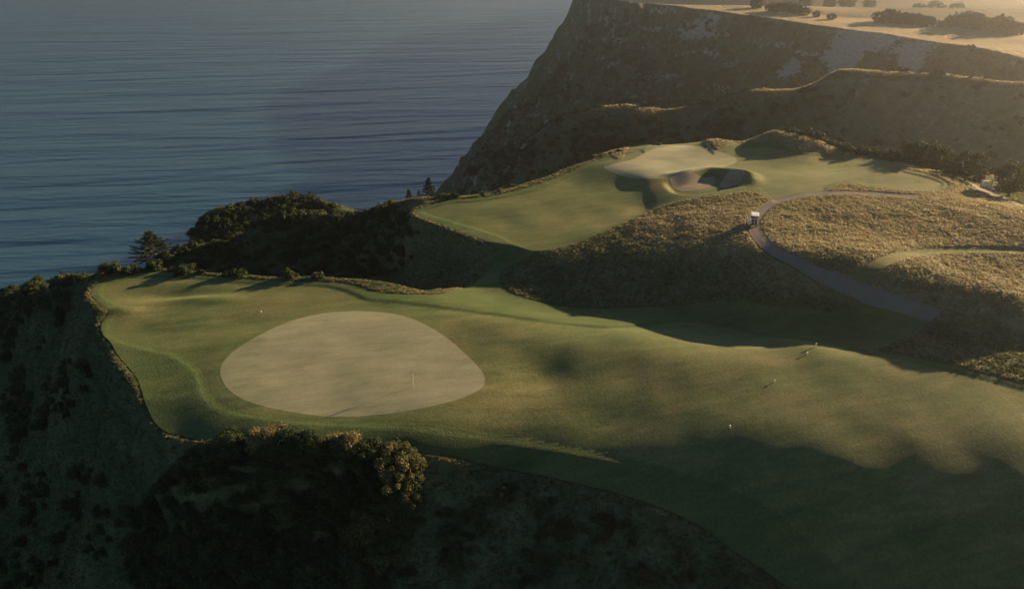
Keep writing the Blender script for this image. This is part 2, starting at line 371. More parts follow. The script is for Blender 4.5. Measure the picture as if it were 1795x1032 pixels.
def height(x, y, m=None, rough=True):
    x = np.asarray(x, float); y = np.asarray(y, float)
    z = base_h(x, y)
    if m is None: m = masks(x, y)
    fair = np.minimum(m['f1'], m['f2'])
    z = z + STEP * sstep(0.0, 0.7, fair) + 0.10 * sstep(0.0, 0.5, m['first'])
    # the bunker: hollow with a steep face under the green
    bd = sdf(BUNKP, x, y, 8)
    z = z - 1.2 * sstep(0.1, 2.4, -bd) + 0.85 * np.exp(-((bd - 0.7) / 1.5) ** 2) * sstep(-1.5, 4, (y - BUNKP[:, 1].mean()) + 0.45 * (x - BUNKP[:, 0].mean()))
    if rough:
        out = np.minimum(np.minimum(m['first'], m['path']), m['track'])
        a = sstep(0.2, 3.0, out)
        c = sstep(195, 240, y + 0.25 * x * (x < 0))
        z = z + a * (1 - c) * (0.08 * fbm(x / 2.6, y / 2.6, 2, 21) + 0.20 * fbm(x / 8.0, y / 8.0, 2, 25) * sstep(2, 8, out))
        amp = c * (1 - 0.97 * sstep(-7, 1, plateau_sd(x, y))) * sstep(-4, 12, z)
        crest = np.exp(-((y - ridge_y(x)) / 8.0) ** 2)
        amp = amp * (1 - 0.85 * crest)
        z = z + amp * (2.6 * fbm(x / 30, y / 30, 3, 31) + 1.5 * np.abs(fbm((x + 0.4 * y) / 9, (y - 0.4 * x) / 22, 3, 35)) - 0.6)
    z = z - 0.10 * (1 - sstep(-0.3, 0.4, m['path'])) - 0.30 * (1 - sstep(-0.5, 0.5, m['track'])) - 0.1 * (1 - sstep(-0.3, 0.5, m['lane']))
    return z
CREST = np.array([P(985, 217, 118), P(1100, 192, 124), P(1200, 197, 124.5), P(1310, 167, 133), P(1430, 150, 138), P(1460, 134, 142), P(1600, 135, 143), P(1795, 152, 143), P(1990, 165, 144)])[:, :2]
def ridge_y(x): return np.interp(x, CREST[:, 0], CREST[:, 1], left=-999, right=CREST[-1, 1])
def plateau_sd(x, y):
    """positive on the plateau behind the cliff rim"""
    return -sdf(PLAT, x, y, 60.0)

# ------------------------------------------------------------------ materials
def mat(name):
    m = bpy.data.materials.new(name); m.use_nodes = True
    nt = m.node_tree; nt.nodes.clear()
    o = nt.nodes.new('ShaderNodeOutputMaterial')
    b = nt.nodes.new('ShaderNodeBsdfPrincipled')
    nt.links.new(b.outputs[0], o.inputs[0])
    b.inputs['Roughness'].default_value = 0.9
    b.inputs['Specular IOR Level'].default_value = 0.15
    return m, nt, b, o

def N(nt, t, **kw):
    n = nt.nodes.new(t)
    for k, v in kw.items():
        if k in n.inputs: n.inputs[k].default_value = v
        else: setattr(n, k, v)
    return n

def noise(nt, scale, detail=4, rough=0.55, vec=None, dist=0.0):
    n = N(nt, 'ShaderNodeTexNoise', Scale=scale, Detail=detail, Roughness=rough, Distortion=dist)
    if vec is not None: nt.links.new(vec, n.inputs['Vector'])
    return n.outputs['Fac']

def ramp(nt, fac, stops):
    r = nt.nodes.new('ShaderNodeValToRGB')
    e = r.color_ramp.elements
    while len(e) < len(stops): e.new(0.5)
    for i, (p, c) in enumerate(stops):
        e[i].position = p; e[i].color = (*c, 1) if len(c) == 3 else c
    nt.links.new(fac, r.inputs[0])
    return r.outputs[0]

def mix(nt, f, a, b, mode='MIX'):
    n = nt.nodes.new('ShaderNodeMix'); n.data_type = 'RGBA'; n.blend_type = mode
    for s, v in ((n.inputs[0], f), (n.inputs[6], a), (n.inputs[7], b)):
        if hasattr(v, 'links') or isinstance(v, bpy.types.NodeSocket): nt.links.new(v, s)
        else: s.default_value = v if not isinstance(v, tuple) else ((*v, 1) if len(v) == 3 else v)
    return n.outputs[2]

def coords(nt, scale=(1, 1, 1), rot=0.0):
    g = nt.nodes.new('ShaderNodeNewGeometry')
    m1 = nt.nodes.new('ShaderNodeMapping'); m1.inputs['Rotation'].default_value = (0, 0, rot)
    mp = nt.nodes.new('ShaderNodeMapping'); mp.inputs['Scale'].default_value = scale
    nt.links.new(g.outputs['Position'], m1.inputs[0]); nt.links.new(m1.outputs[0], mp.inputs[0])
    return mp.outputs[0]

def bump(nt, b, h, strength, dist):
    n = N(nt, 'ShaderNodeBump', Strength=strength, Distance=dist)
    nt.links.new(h, n.inputs['Height'])
    nt.links.new(n.outputs[0], b.inputs['Normal'])

def turf(name, c1, c2, c3, bumpd, fuzz=0.25, grain=1.0):
    m, nt, b, o = mat(name)
    p = coords(nt)
    big = noise(nt, 0.09, 3, 0.6, p, 0.4)
    ps = coords(nt, (0.35, 1.3, 1), R(-12))
    mid = noise(nt, 0.5, 5, 0.65, ps)
    fine = noise(nt, 3.2, 4, 0.75, p)
    a = ramp(nt, big, [(0.36, c1), (0.50, c2), (0.66, c3)])
    bcol = ramp(nt, mid, [(0.32, tuple(0.6 * v for v in c1)), (0.5, c2), (0.7, tuple(min(1, 1.25 * v) for v in c3))])
    c = mix(nt, 0.45, a, bcol)
    f = ramp(nt, fine, [(0.28, (0.62, 0.64, 0.62)), (0.72, (1.34, 1.32, 1.3))])
    c = mix(nt, grain, c, f, 'MULTIPLY')
    nt.links.new(c, b.inputs['Base Color'])
    b.inputs['Sheen Weight'].default_value = fuzz
    b.inputs['Sheen Roughness'].default_value = 0.5
    b.inputs['Sheen Tint'].default_value = (*[min(1, v * 4) for v in c2], 1)
    hb = noise(nt, 3.0, 5, 0.75, p)
    bump(nt, b, hb, 0.7, bumpd * 1.6)
    return m
M_GREEN = turf('putting_turf', (0.125, 0.145, 0.085), (0.165, 0.175, 0.110), (0.20, 0.195, 0.13), 0.012, 0.15, 0.4)
M_FAIR = turf('fairway_turf', (0.040, 0.076, 0.025), (0.078, 0.097, 0.036), (0.135, 0.122, 0.054), 0.04, 0.15)
M_FIRST = turf('semi_rough_turf', (0.032, 0.064, 0.020), (0.054, 0.080, 0.027), (0.086, 0.094, 0.036), 0.10, 0.15)

# rough and cliff ground: attributes rock (pale mudstone) and dry (straw-coloured grass)
m, nt, b, o = mat('rough_ground')
p = coords(nt)
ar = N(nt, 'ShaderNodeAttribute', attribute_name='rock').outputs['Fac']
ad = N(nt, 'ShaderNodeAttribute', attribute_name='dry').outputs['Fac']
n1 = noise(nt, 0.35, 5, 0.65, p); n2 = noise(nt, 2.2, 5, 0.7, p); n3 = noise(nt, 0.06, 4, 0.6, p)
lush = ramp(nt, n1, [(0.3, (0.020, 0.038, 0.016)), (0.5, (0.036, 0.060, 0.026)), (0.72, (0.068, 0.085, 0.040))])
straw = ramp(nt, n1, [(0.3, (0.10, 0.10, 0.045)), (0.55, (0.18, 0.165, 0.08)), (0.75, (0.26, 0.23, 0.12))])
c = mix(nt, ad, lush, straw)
vr = coords(nt, (1, 1, 3.0))
rk = noise(nt, 0.5, 6, 0.7, vr, 0.6)
rock = ramp(nt, rk, [(0.3, (0.13, 0.125, 0.105)), (0.55, (0.26, 0.25, 0.21)), (0.75, (0.36, 0.34, 0.29))])
mul = N(nt, 'ShaderNodeMath', operation='MULTIPLY_ADD'); nt.links.new(n1, mul.inputs[0]); mul.inputs[1].default_value = 0.9
nt.links.new(ar, mul.inputs[2])
rm = ramp(nt, mul.outputs[0], [(0.62, (0, 0, 0)), (0.80, (1, 1, 1))])
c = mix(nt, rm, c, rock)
f = ramp(nt, n2, [(0.25, (0.6, 0.6, 0.6)), (0.75, (1.35, 1.35, 1.35))])
c = mix(nt, 1.0, c, f, 'MULTIPLY')
nt.links.new(c, b.inputs['Base Color'])
hb = noise(nt, 1.6, 6, 0.7, p)
bump(nt, b, hb, 0.8, 0.45)
M_ROUGH = m

m, nt, b, o = mat('far_pasture')
p = coords(nt, (1, 0.5, 1))
n1 = noise(nt, 0.02, 5, 0.6, p)
c = ramp(nt, n1, [(0.3, (0.16, 0.14, 0.06)), (0.5, (0.26, 0.21, 0.10)), (0.7, (0.34, 0.27, 0.14))])
c = mix(nt, N(nt, 'ShaderNodeAttribute', attribute_name='wooded').outputs['Fac'], c, ramp(nt, noise(nt, 0.08, 5, 0.7, p), [(0.3, (0.022, 0.028, 0.012)), (0.6, (0.05, 0.052, 0.022)), (0.8, (0.10, 0.088, 0.04))]))
bump(nt, b, noise(nt, 0.35, 5, 0.7, p), 0.7, 2.0)
nt.links.new(c, b.inputs['Base Color'])
M_PAST = m

m, nt, b, o = mat('path_gravel')
p = coords(nt)
c = mix(nt, 0.5, ramp(nt, noise(nt, 0.6, 5, 0.7, p), [(0.3, (0.09, 0.086, 0.072)), (0.7, (0.155, 0.147, 0.122))]), ramp(nt, noise(nt, 12, 3, 0.7, p), [(0.3, (0.075, 0.071, 0.06)), (0.7, (0.175, 0.166, 0.14))]))
nt.links.new(c, b.inputs['Base Color'])
bump(nt, b, noise(nt, 14, 3, 0.7, p), 0.5, 0.03)
M_PATH = m

m, nt, b, o = mat('bunker_sand')
p = coords(nt)
c = ramp(nt, noise(nt, 1.2, 5, 0.7, p), [(0.3, (0.16, 0.14, 0.09)), (0.7, (0.24, 0.21, 0.14))])
nt.links.new(c, b.inputs['Base Color'])
bump(nt, b, noise(nt, 4, 4, 0.7, p), 0.6, 0.06)
M_SAND = m

m, nt, b, o = mat('sea_water')
b.inputs['Base Color'].default_value = (0.012, 0.066, 0.100, 1)
b.inputs['Roughness'].default_value = 0.22
b.inputs['Specular IOR Level'].default_value = 0.5
b.inputs['IOR'].default_value = 1.8
p0 = coords(nt, (0.0030, 0.021, 1), R(-9)); p1 = coords(nt, (0.010, 0.060, 1), R(-6)); p2 = coords(nt, (0.055, 0.22, 1), R(2)); p3 = coords(nt, (0.35, 0.8, 1), R(-14))
s0 = noise(nt, 1.0, 2, 0.5, p0, 0.5); s1 = noise(nt, 1.0, 2, 0.5, p1, 0.3); s2 = noise(nt, 1.0, 3, 0.6, p2, 0.2); s3 = noise(nt, 1.0, 4, 0.65, p3)
def madd(a, k, c=None):
    n = N(nt, 'ShaderNodeMath', operation='MULTIPLY_ADD'); nt.links.new(a, n.inputs[0]); n.inputs[1].default_value = k
    if c is None: n.inputs[2].default_value = 0
    else: nt.links.new(c, n.inputs[2])
    return n.outputs[0]
bump(nt, b, madd(s0, 7.5, madd(s1, 3.2, madd(s2, 1.0, madd(s3, 0.22)))), 1.0, 1.0)
M_SEA = m

def foliage(name, cols, trans=0.25, rough=0.75):
    m, nt, b, o = mat(name)
    oi = nt.nodes.new('ShaderNodeObjectInfo')
    p = coords(nt)
    n1 = noise(nt, 1.1, 4, 0.7, p)
    ad = N(nt, 'ShaderNodeMath', operation='MULTIPLY_ADD'); nt.links.new(oi.outputs['Random'], ad.inputs[0]); ad.inputs[1].default_value = 0.35
    nt.links.new(n1, ad.inputs[2])
    sb = N(nt, 'ShaderNodeMath', operation='SUBTRACT'); nt.links.new(ad.outputs[0], sb.inputs[0]); sb.inputs[1].default_value = 0.17
    c = ramp(nt, sb.outputs[0], cols)
    nt.links.new(c, b.inputs['Base Color'])
    b.inputs['Roughness'].default_value = rough
    tr = nt.nodes.new('ShaderNodeBsdfTranslucent'); nt.links.new(c, tr.inputs[0])
    ms = N(nt, 'ShaderNodeMixShader'); ms.inputs[0].default_value = trans
    nt.links.new(b.outputs[0], ms.inputs[1]); nt.links.new(tr.outputs[0], ms.inputs[2])
    nt.links.new(ms.outputs[0], o.inputs[0])
    return m
M_GRASS = foliage('tall_grass_blades', [(0.25, (0.045, 0.075, 0.028)), (0.5, (0.10, 0.13, 0.05)), (0.75, (0.20, 0.20, 0.095))], 0.55)
M_STRAW = foliage('dry_grass_blades', [(0.2, (0.165, 0.16, 0.085)), (0.5, (0.27, 0.245, 0.14)), (0.8, (0.40, 0.345, 0.215))], 0.55)
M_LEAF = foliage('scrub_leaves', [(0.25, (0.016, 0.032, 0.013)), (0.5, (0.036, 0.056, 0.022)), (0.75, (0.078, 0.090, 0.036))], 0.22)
M_SUN_TINT = foliage('sun_tinted_scrub_leaves', [(0.25, (0.05, 0.062, 0.020)), (0.5, (0.105, 0.110, 0.040)), (0.75, (0.19, 0.165, 0.075))], 0.3)  # lighter, golder copy of the scrub leaves: sunlight put into the colour
M_PINE = foliage('pine_needles', [(0.25, (0.012, 0.026, 0.010)), (0.5, (0.026, 0.042, 0.014)), (0.75, (0.050, 0.060, 0.020))], 0.15)
m, nt, b, o = mat('bark')
nt.links.new(ramp(nt, noise(nt, 6, 4, 0.7, coords(nt)), [(0.3, (0.045, 0.035, 0.025)), (0.7, (0.12, 0.095, 0.07))]), b.inputs['Base Color'])
M_BARK = m
m, nt, b, o = mat('bleached_wood')
nt.links.new(ramp(nt, noise(nt, 8, 4, 0.7, coords(nt)), [(0.3, (0.22, 0.20, 0.18)), (0.7, (0.42, 0.39, 0.35))]), b.inputs['Base Color'])
M_DEAD = m
def plain(name, c, rough=0.5, metal=0.0, spec=0.4):
    m, nt, b, o = mat(name)
    n1 = noise(nt, 7, 4, 0.6, coords(nt))
    nt.links.new(ramp(nt, n1, [(0.3, tuple(0.85 * v for v in c)), (0.7, tuple(min(1, 1.1 * v) for v in c))]), b.inputs['Base Color'])
    b.inputs['Roughness'].default_value = rough; b.inputs['Metallic'].default_value = metal; b.inputs['Specular IOR Level'].default_value = spec
    return m
M_WHITE = plain('white_paint', (0.78, 0.77, 0.74), 0.4)
M_BLACK = plain('black_plastic', (0.018, 0.018, 0.02), 0.5)
M_DARK = plain('dark_fabric', (0.03, 0.032, 0.035), 0.8)
M_STEEL = plain('steel', (0.45, 0.45, 0.45), 0.35, 0.9)
M_CREAM = plain('seat_vinyl', (0.42, 0.38, 0.30), 0.6)
M_TIMBER = plain('weathered_timber', (0.11, 0.085, 0.06), 0.85, 0, 0.1)
M_RAIL = plain('pale_timber_rail', (0.62, 0.58, 0.50), 0.8, 0, 0.1)
M_GLASS = plain('smoked_screen', (0.08, 0.09, 0.09), 0.1)

# ------------------------------------------------------------------ mesh builders
def mesh_obj(name, verts, faces, material, parent=None, smooth=True):
    me = bpy.data.meshes.new(name)
    me.from_pydata([tuple(map(float, v)) for v in verts] if not isinstance(verts, list) else verts, [], faces)
    if smooth: me.shade_smooth()
    mats = material if isinstance(material, (list, tuple)) else [material]
    for k in mats: me.materials.append(k)
    o = bpy.data.objects.new(name, me); col.objects.link(o)
    if parent: o.parent = parent
    return o

def np_mesh(name, V, F, material, smooth=True):
    """V (n,3) array, F (m,3 or 4) array"""
    me = bpy.data.meshes.new(name)
    k = F.shape[1]
    me.vertices.add(len(V)); me.vertices.foreach_set('co', np.ascontiguousarray(V, np.float32).ravel())
    me.loops.add(F.size); me.loops.foreach_set('vertex_index', np.ascontiguousarray(F, np.int32).ravel())
    me.polygons.add(len(F))
    me.polygons.foreach_set('loop_start', np.arange(0, F.size, k, dtype=np.int32))
    me.polygons.foreach_set('loop_total', np.full(len(F), k, np.int32))
    me.update(calc_edges=True); me.validate()
    if smooth: me.shade_smooth()
    for q in (material if isinstance(material, (list, tuple)) else [material]): me.materials.append(q)
    return me

def link(name, me, parent=None):
    o = bpy.data.objects.new(name, me); col.objects.link(o)
    if parent: o.parent = parent
    return o

# ------------------------------------------------------------------ the land
def axis(segs):
    out = []
    for a, b_, st in segs: out.append(np.arange(a, b_ - 1e-6, st))
    return np.concatenate(out + [[segs[-1][1]]])
AX = axis([(-900, -300, 50), (-300, -200, 10), (-200, -110, 2.5), (-110, 125, 0.5), (125, 260, 1.1), (260, 420, 6), (420, 1500, 40)])
AY = axis([(-200, 0, 20), (0, 38, 3), (38, 200, 0.5), (200, 320, 0.9), (320, 500, 1.2), (500, 700, 6), (700, 1900, 40)])
XX, YY = np.meshgrid(AX, AY)
MM = masks(XX, YY)
ZZ = height(XX, YY, MM)
ZZ = np.minimum(ZZ, 196.0)
g1 = sdf(GREEN1, XX, YY); g2 = sdf(GREEN2, XX, YY)
inside = np.minimum(np.minimum(MM['first'], MM['path']), np.minimum(MM['track'], MM['lane']))
ZT = ZZ - np.clip((-inside + 0.15) * 0.8, 0, 0.4)

# where the bare pale rock and the straw-coloured grass are
gy, gx = np.gradient(ZZ, AY, AX)
slope = np.sqrt(gx ** 2 + gy ** 2)
psd = plateau_sd(XX, YY)
PX, PY = project(XX, YY, ZZ)
rock = 0.10 * sstep(0.8, 1.6, slope) * (YY > 230)
strata = 0.5 + 0.5 * np.sin(ZZ * 0.55 + 2.5 * gnoise(XX / 25, YY / 25, 3))
rock += (YY > 290) * 0.22 * sstep(0.75, 1.15, strata + 0.35 * gnoise(XX / 18, YY / 18, 44)) * (psd < 0)
def spot(px, py, z, r, a):
    x0, y0, _ = P(px, py, z)
    return a * np.exp(-(((XX - x0) ** 2 + (YY - y0) ** 2 + (ZZ - z) ** 2 * 0.8) / r ** 2) ** 2)
for q in [(1480,88,132,11,.6),(1520,92,131,11,.6),(1560,98,131,10,.6),(1600,105,132,9,.5),(1470,120,125,9,.4),(1440,135,122,8,.35),(1230,35,136,9,.4),(1200,45,132,8,.35),(1250,98,124,8,.35),(1190,97,124,8,.35),(1310,105,124,9,.35),(1380,110,124,8,.35),(1020,172,104,12,.3),(1060,160,108,9,.3),(1395,125,119,8,.35),(1630,118,133,5,.4)]:
    rock += spot(*q)
x0, y0, _ = P(1478, 150, 137)
rock += 0.8 * np.exp(-((XX - x0) / 4.5) ** 2 - ((YY - y0 + 5) / 9) ** 2)
dry = 0.30 + 0.25 * fbm(XX / 18, YY / 18, 3, 51)
hill = sstep(140.5, 143.0, ZZ) * (YY < 200) * (XX > 20)
dry = dry + 0.6 * hill
dry = np.where(YY > 215, 0.12 + 0.15 * fbm(XX / 20, YY / 20, 3, 52), dry)
dry = np.where((YY > 180) & (YY < ridge_y(XX)), dry + 0.7 * sstep(85, 140, XX), dry)
dry += 0.6 * np.exp(-((YY - ridge_y(XX)) / 3.5) ** 2) + 0.5 * sstep(-2, 4, psd)  # straw colour along the ridge crest helps draw its sunlit edge
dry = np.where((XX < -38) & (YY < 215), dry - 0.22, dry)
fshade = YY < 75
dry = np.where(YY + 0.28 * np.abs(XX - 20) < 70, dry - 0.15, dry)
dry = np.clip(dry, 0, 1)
hl = np.array([P(a_, b_, 140.6)[:2] for a_, b_ in [(1200, 3), (1324, 12), (1457, 31), (1541, 37), (1626, 43), (1700, 49), (1782, 57), (1900, 72)]])
wooded = sstep(4, 16, YY - np.interp(XX, hl[:, 0], hl[:, 1], left=520, right=250) + 5 * gnoise(XX / 15, YY / 15, 95))
tx_, ty_, _ = P(1480, 27, 138)
wooded = wooded * (1 - 0.95 * np.exp(-((XX - tx_) / 26) ** 2 - ((YY - ty_ - 20) / 28) ** 2))

ny, nx = XX.shape
idx = np.arange(nx * ny).reshape(ny, nx)
Q = np.stack([idx[:-1, :-1], idx[:-1, 1:], idx[1:, 1:], idx[1:, :-1]], -1).reshape(-1, 4)
fx = XX[:-1, :-1].ravel(); fy = YY[:-1, :-1].ravel(); fz = ZZ[:-1, :-1].ravel(); fp = psd[:-1, :-1].ravel()
gully1 = np.interp(fx, [-220, -60, 20, 50, 80, 110, 140, 165, 190, 330], [250, 245, 216, 224, 220, 208, 190, 186, 200, 200])
gully2 = np.interp(fx, [-60, -20, 30, 60, 100, 130, 165, 200, 240, 400], [262, 300, 325, 336, 330, 325, 310, 285, 270, 240])
keep = fz > -6.8
part = np.where(fp > 0, 3, np.where(fy < gully1, 0, np.where(fy < gully2, 1, 2)))
part = np.where((fy > 520) & (fx > 60), 3, part)
VT = np.stack([XX.ravel(), YY.ravel(), ZT.ravel()], 1)
for k, (nm, lab) in enumerate([('headland_ground', 'rough grassy headland and gully slopes round the fairways'), ('ridge_hillside', 'shaded grassy ridge with a sunlit crest behind the upper green'), ('sea_cliff_hillside', 'dark scrub-covered sea cliff with pale bands of bare rock'), ('plateau_pasture', 'pale sunlit plateau and far hills above the sea cliff')]):
    F = Q[(part == k) & keep]
    used, inv = np.unique(F, return_inverse=True)
    me = np_mesh(nm, VT[used], inv.reshape(F.shape), M_PAST if k == 3 else M_ROUGH)
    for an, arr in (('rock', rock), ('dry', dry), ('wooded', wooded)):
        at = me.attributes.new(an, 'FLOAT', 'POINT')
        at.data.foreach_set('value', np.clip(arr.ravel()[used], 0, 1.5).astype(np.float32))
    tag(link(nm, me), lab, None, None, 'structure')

def sheet(name, poly, res, material, lift, under=(), label=None):
    lo, hi = poly.min(0) - res, poly.max(0) + res
    x = np.arange(lo[0], hi[0] + res, res); y = np.arange(lo[1], hi[1] + res, res)
    X, Y = np.meshgrid(x, y)
    d, qx, qy = sdf(poly, X, Y, 3.0, True)
    kp = d <= 0.5 * res
    mv = kp & (d > -0.5 * res)
    X = np.where(mv, qx, X); Y = np.where(mv, qy, Y)
    f = kp.ravel()
    xs, ys = X.ravel()[f], Y.ravel()[f]
    Z = height(xs, ys, None, False) + lift
    for up in under:
        Z = Z - np.clip((-sdf(up, xs, ys) - 0.5) * 0.6, 0, 0.3)
    ids = np.full(X.size, -1); ids[f] = np.arange(f.sum()); ids = ids.reshape(X.shape)
    q = np.stack([ids[:-1, :-1], ids[:-1, 1:], ids[1:, 1:], ids[1:, :-1]], -1).reshape(-1, 4)
    n_in = (q >= 0).sum(1)
    quads = q[n_in == 4]
    tri = q[n_in == 3]
    T = np.array([[v for v in t if v >= 0] for t in tri], int).reshape(-1, 3)
    F = np.concatenate([quads[:, [0, 1, 2]], quads[:, [0, 2, 3]], T])
    a_, b_, c_ = F[:, 0], F[:, 1], F[:, 2]
    cr = (xs[b_] - xs[a_]) * (ys[c_] - ys[a_]) - (xs[c_] - xs[a_]) * (ys[b_] - ys[a_])
    F = F[cr > res * res * 0.02]
    me = np_mesh(name, np.stack([xs, ys, Z], 1), F, material)
    o = link(name, me)
    return tag(o, label, None, None, 'structure')
sheet('semi_rough', FIRST, 0.33, M_FIRST, 0.02, (FAIR1, FAIR2), 'dark green mown semi-rough band edging both fairways and the valley')
sheet('fairway', FAIR1, 0.4, M_FAIR, 0.02, (GREEN1,), 'broad rolling fairway wrapped round the large pale green')
sheet('fairway', FAIR2, 0.4, M_FAIR, 0.02, (GREEN2, SAND_A, SAND_B), 'upper fairway climbing past the bunker to the far green')
sheet('putting_green', GREEN1, 0.4, M_GREEN, 0.03, (), 'large rounded pale putting green with a flag')
sheet('putting_green', GREEN2, 0.4, M_GREEN, 0.03, (), 'sunlit putting green above the bunker')
sheet('bunker_sand', SAND_A, 0.3, M_SAND, 0.05, (), 'larger patch of grey bunker sand below the upper green')
sheet('bunker_sand', SAND_B, 0.3, M_SAND, 0.05, (), 'smaller patch of bunker sand beside the grass tongue')
sheet('cart_path', PATH, 0.35, M_PATH, 0.05, (), 'curving grey gravel cart path')
sheet('grass_track', TRACK, 0.4, M_FAIR, 0.03, (PATH,), 'mown grass track branching off the cart path')
sheet('farm_lane', LANE, 0.5, M_PATH, 0.04, (), 'short gravel lane in the hollow by the rail fence')

def gpos(px, py):
    x, y = ground([(px, py)])[0]
    return x, y, float(height(np.array([x]), np.array([y]))[0])

# sea
sv = [(-7000, -3000, 0), (7000, -3000, 0), (7000, 9000, 0), (-7000, 9000, 0)]
tag(mesh_obj('sea', sv, [(0, 1, 2, 3)], M_SEA), 'dark teal sea with long low swells below the cliffs', None, None, 'structure')

#OBJECTS_HERE
# ------------------------------------------------------------------ foliage builders
def leaves(centers, radii, per, size, seed, up=0.25, squash=0.85, jit=0.55):
    """leaf-sized quads on the shells of many small clumps"""
    r = np.random.default_rng(seed)
    C = np.repeat(np.asarray(centers, float), per, 0); RR = np.repeat(np.asarray(radii, float), per)
    n = len(C)
    d = r.normal(size=(n, 3)); d[:, 2] += up; d /= np.linalg.norm(d, axis=1)[:, None]
    p = C + d * (RR * r.uniform(0.55, 1.08, n))[:, None] * np.array([1, 1, squash])
    nn = d + r.normal(size=(n, 3)) * jit; nn /= np.linalg.norm(nn, axis=1)[:, None]
    a = np.cross(nn, r.normal(size=(n, 3))); a /= np.linalg.norm(a, axis=1)[:, None] + 1e-9
    b_ = np.cross(nn, a)
    s = size * r.uniform(0.55, 1.4, n)[:, None]
    V = np.stack([p - a * s * 1.1, p - b_ * s * 0.55, p + a * s * 1.1, p + b_ * s * 0.55], 1).reshape(-1, 3)
    F = np.arange(4 * n).reshape(-1, 4)
    return V, F

def tube(pts, rad, sides=6):
    pts = np.asarray(pts, float); n = len(pts); V = []; F = []
    for i in range(n):
        d = pts[min(i + 1, n - 1)] - pts[max(i - 1, 0)]; d = d / (np.linalg.norm(d) + 1e-9)
        a = np.cross(d, (0, 0, 1.0)) if abs(d[2]) < 0.95 else np.cross(d, (1.0, 0, 0)); a /= np.linalg.norm(a) + 1e-9
        b_ = np.cross(d, a)
        for k in range(sides):
            t = 2 * math.pi * k / sides
            V.append(pts[i] + (a * math.cos(t) + b_ * math.sin(t)) * rad[i])
    for i in range(n - 1):
        for k in range(sides):
            k2 = (k + 1) % sides
            F.append((i * sides + k, i * sides + k2, (i + 1) * sides + k2, (i + 1) * sides + k))
    return np.array(V), np.array(F, int)

def cat_mesh(name, parts, mats, smooth=True):
    """parts: (V, F quads, material index)"""
    V, F, MI, off = [], [], [], 0
    for v, f, mi in parts:
        V.append(v); F.append(f + off); MI.append(np.full(len(f), mi)); off += len(v)
    me = np_mesh(name, np.concatenate(V), np.concatenate(F), mats, smooth)
    me.polygons.foreach_set('material_index', np.concatenate(MI).astype(np.int32))
    return me

def limb(p0, p1, r0, r1, r, bend=0.15, n=5, sides=5):
    p0, p1 = np.array(p0, float), np.array(p1, float)
    t = np.linspace(0, 1, n)[:, None]
    L = np.linalg.norm(p1 - p0)
    pts = p0 + (p1 - p0) * t + np.sin(t * math.pi) * r.normal(size=3) * bend * L + (r.normal(size=(n, 3)) * 0.02 * L)
    pts[0] = p0
    return tube(pts, np.linspace(r0, r1, n), sides)

def bush_mesh(name, seed, mats, clumps=34, per=55, leaf=0.075, tall=0.85):
    """unit bush: radius about 1, base at z = 0"""
    r = np.random.default_rng(seed)
    C, RR, parts = [], [], []
    stretch = r.uniform(0.8, 1.25)
    for i in range(clumps):
        az = r.uniform(0, 2 * math.pi); el = math.asin(r.uniform(0.0, 1.0) ** 0.8)
        q = r.uniform(0.45, 0.82) * (1 + 0.25 * math.sin(2 * az + seed))
        C.append((q * math.cos(el) * math.cos(az) * stretch, q * math.cos(el) * math.sin(az) / stretch, 0.12 + tall * q * math.sin(el) * r.uniform(0.75, 1.25)))
        RR.append(r.uniform(0.16, 0.36))
    v, f = leaves(C, RR, per, leaf, seed); parts.append((v, f, 0))
    for i in range(9):
        c = C[r.integers(len(C))]
        v, f = limb((r.normal() * 0.08, r.normal() * 0.08, -0.25), c, 0.045, 0.012, r); parts.append((v, f, 1))
    v, f = leaves(np.array(C) * 0.55 + [0, 0, 0.05], np.array(RR) * 0.9, per // 4, leaf * 2.0, seed + 50); parts.append((v, f, 0))
    return cat_mesh(name, parts, mats)

def broadleaf(name, seed, h=7.0, w=3.4, clumps=70, per=70, leaf=0.17, cz=0.56, low=-0.75):
    """trunk mesh and crown mesh of one broad tree, base at z = 0"""
    r = np.random.default_rng(seed)
    th = h * 0.28
    C, RR = [], []
    for i in range(clumps):
        az = r.uniform(0, 2 * math.pi); sz = r.uniform(low, 1.0)
        q = r.uniform(0.55, 0.95)
        rad = w * math.sqrt(max(0.05, 1 - (sz * 0.92) ** 2)) * q * (1 + 0.22 * math.sin(3 * az + seed))
        C.append((rad * math.cos(az), rad * math.sin(az), h * cz + sz * h * 0.37 * r.uniform(0.85, 1.1)))
        RR.append(r.uniform(0.10, 0.2) * w * 1.25)
    cv, cf = leaves(C, RR, per, leaf, seed)
    tp = []
    v, f = limb((0, 0, -0.6), (r.normal() * 0.2, r.normal() * 0.2, th), 0.30 * h / 7, 0.2 * h / 7, r, 0.04, 6, 8); tp.append((v, f, 0))
    top = v[-8:].mean(0)
    for i in range(14):
        v, f = limb(top - [0, 0, r.uniform(0, th * 0.4)], C[r.integers(len(C))], 0.13 * h / 7, 0.03, r); tp.append((v, f, 0))
    return cat_mesh(name + '_trunk', tp, [M_BARK]), cat_mesh(name + '_crown', [(cv, cf, 0)], [M_LEAF])

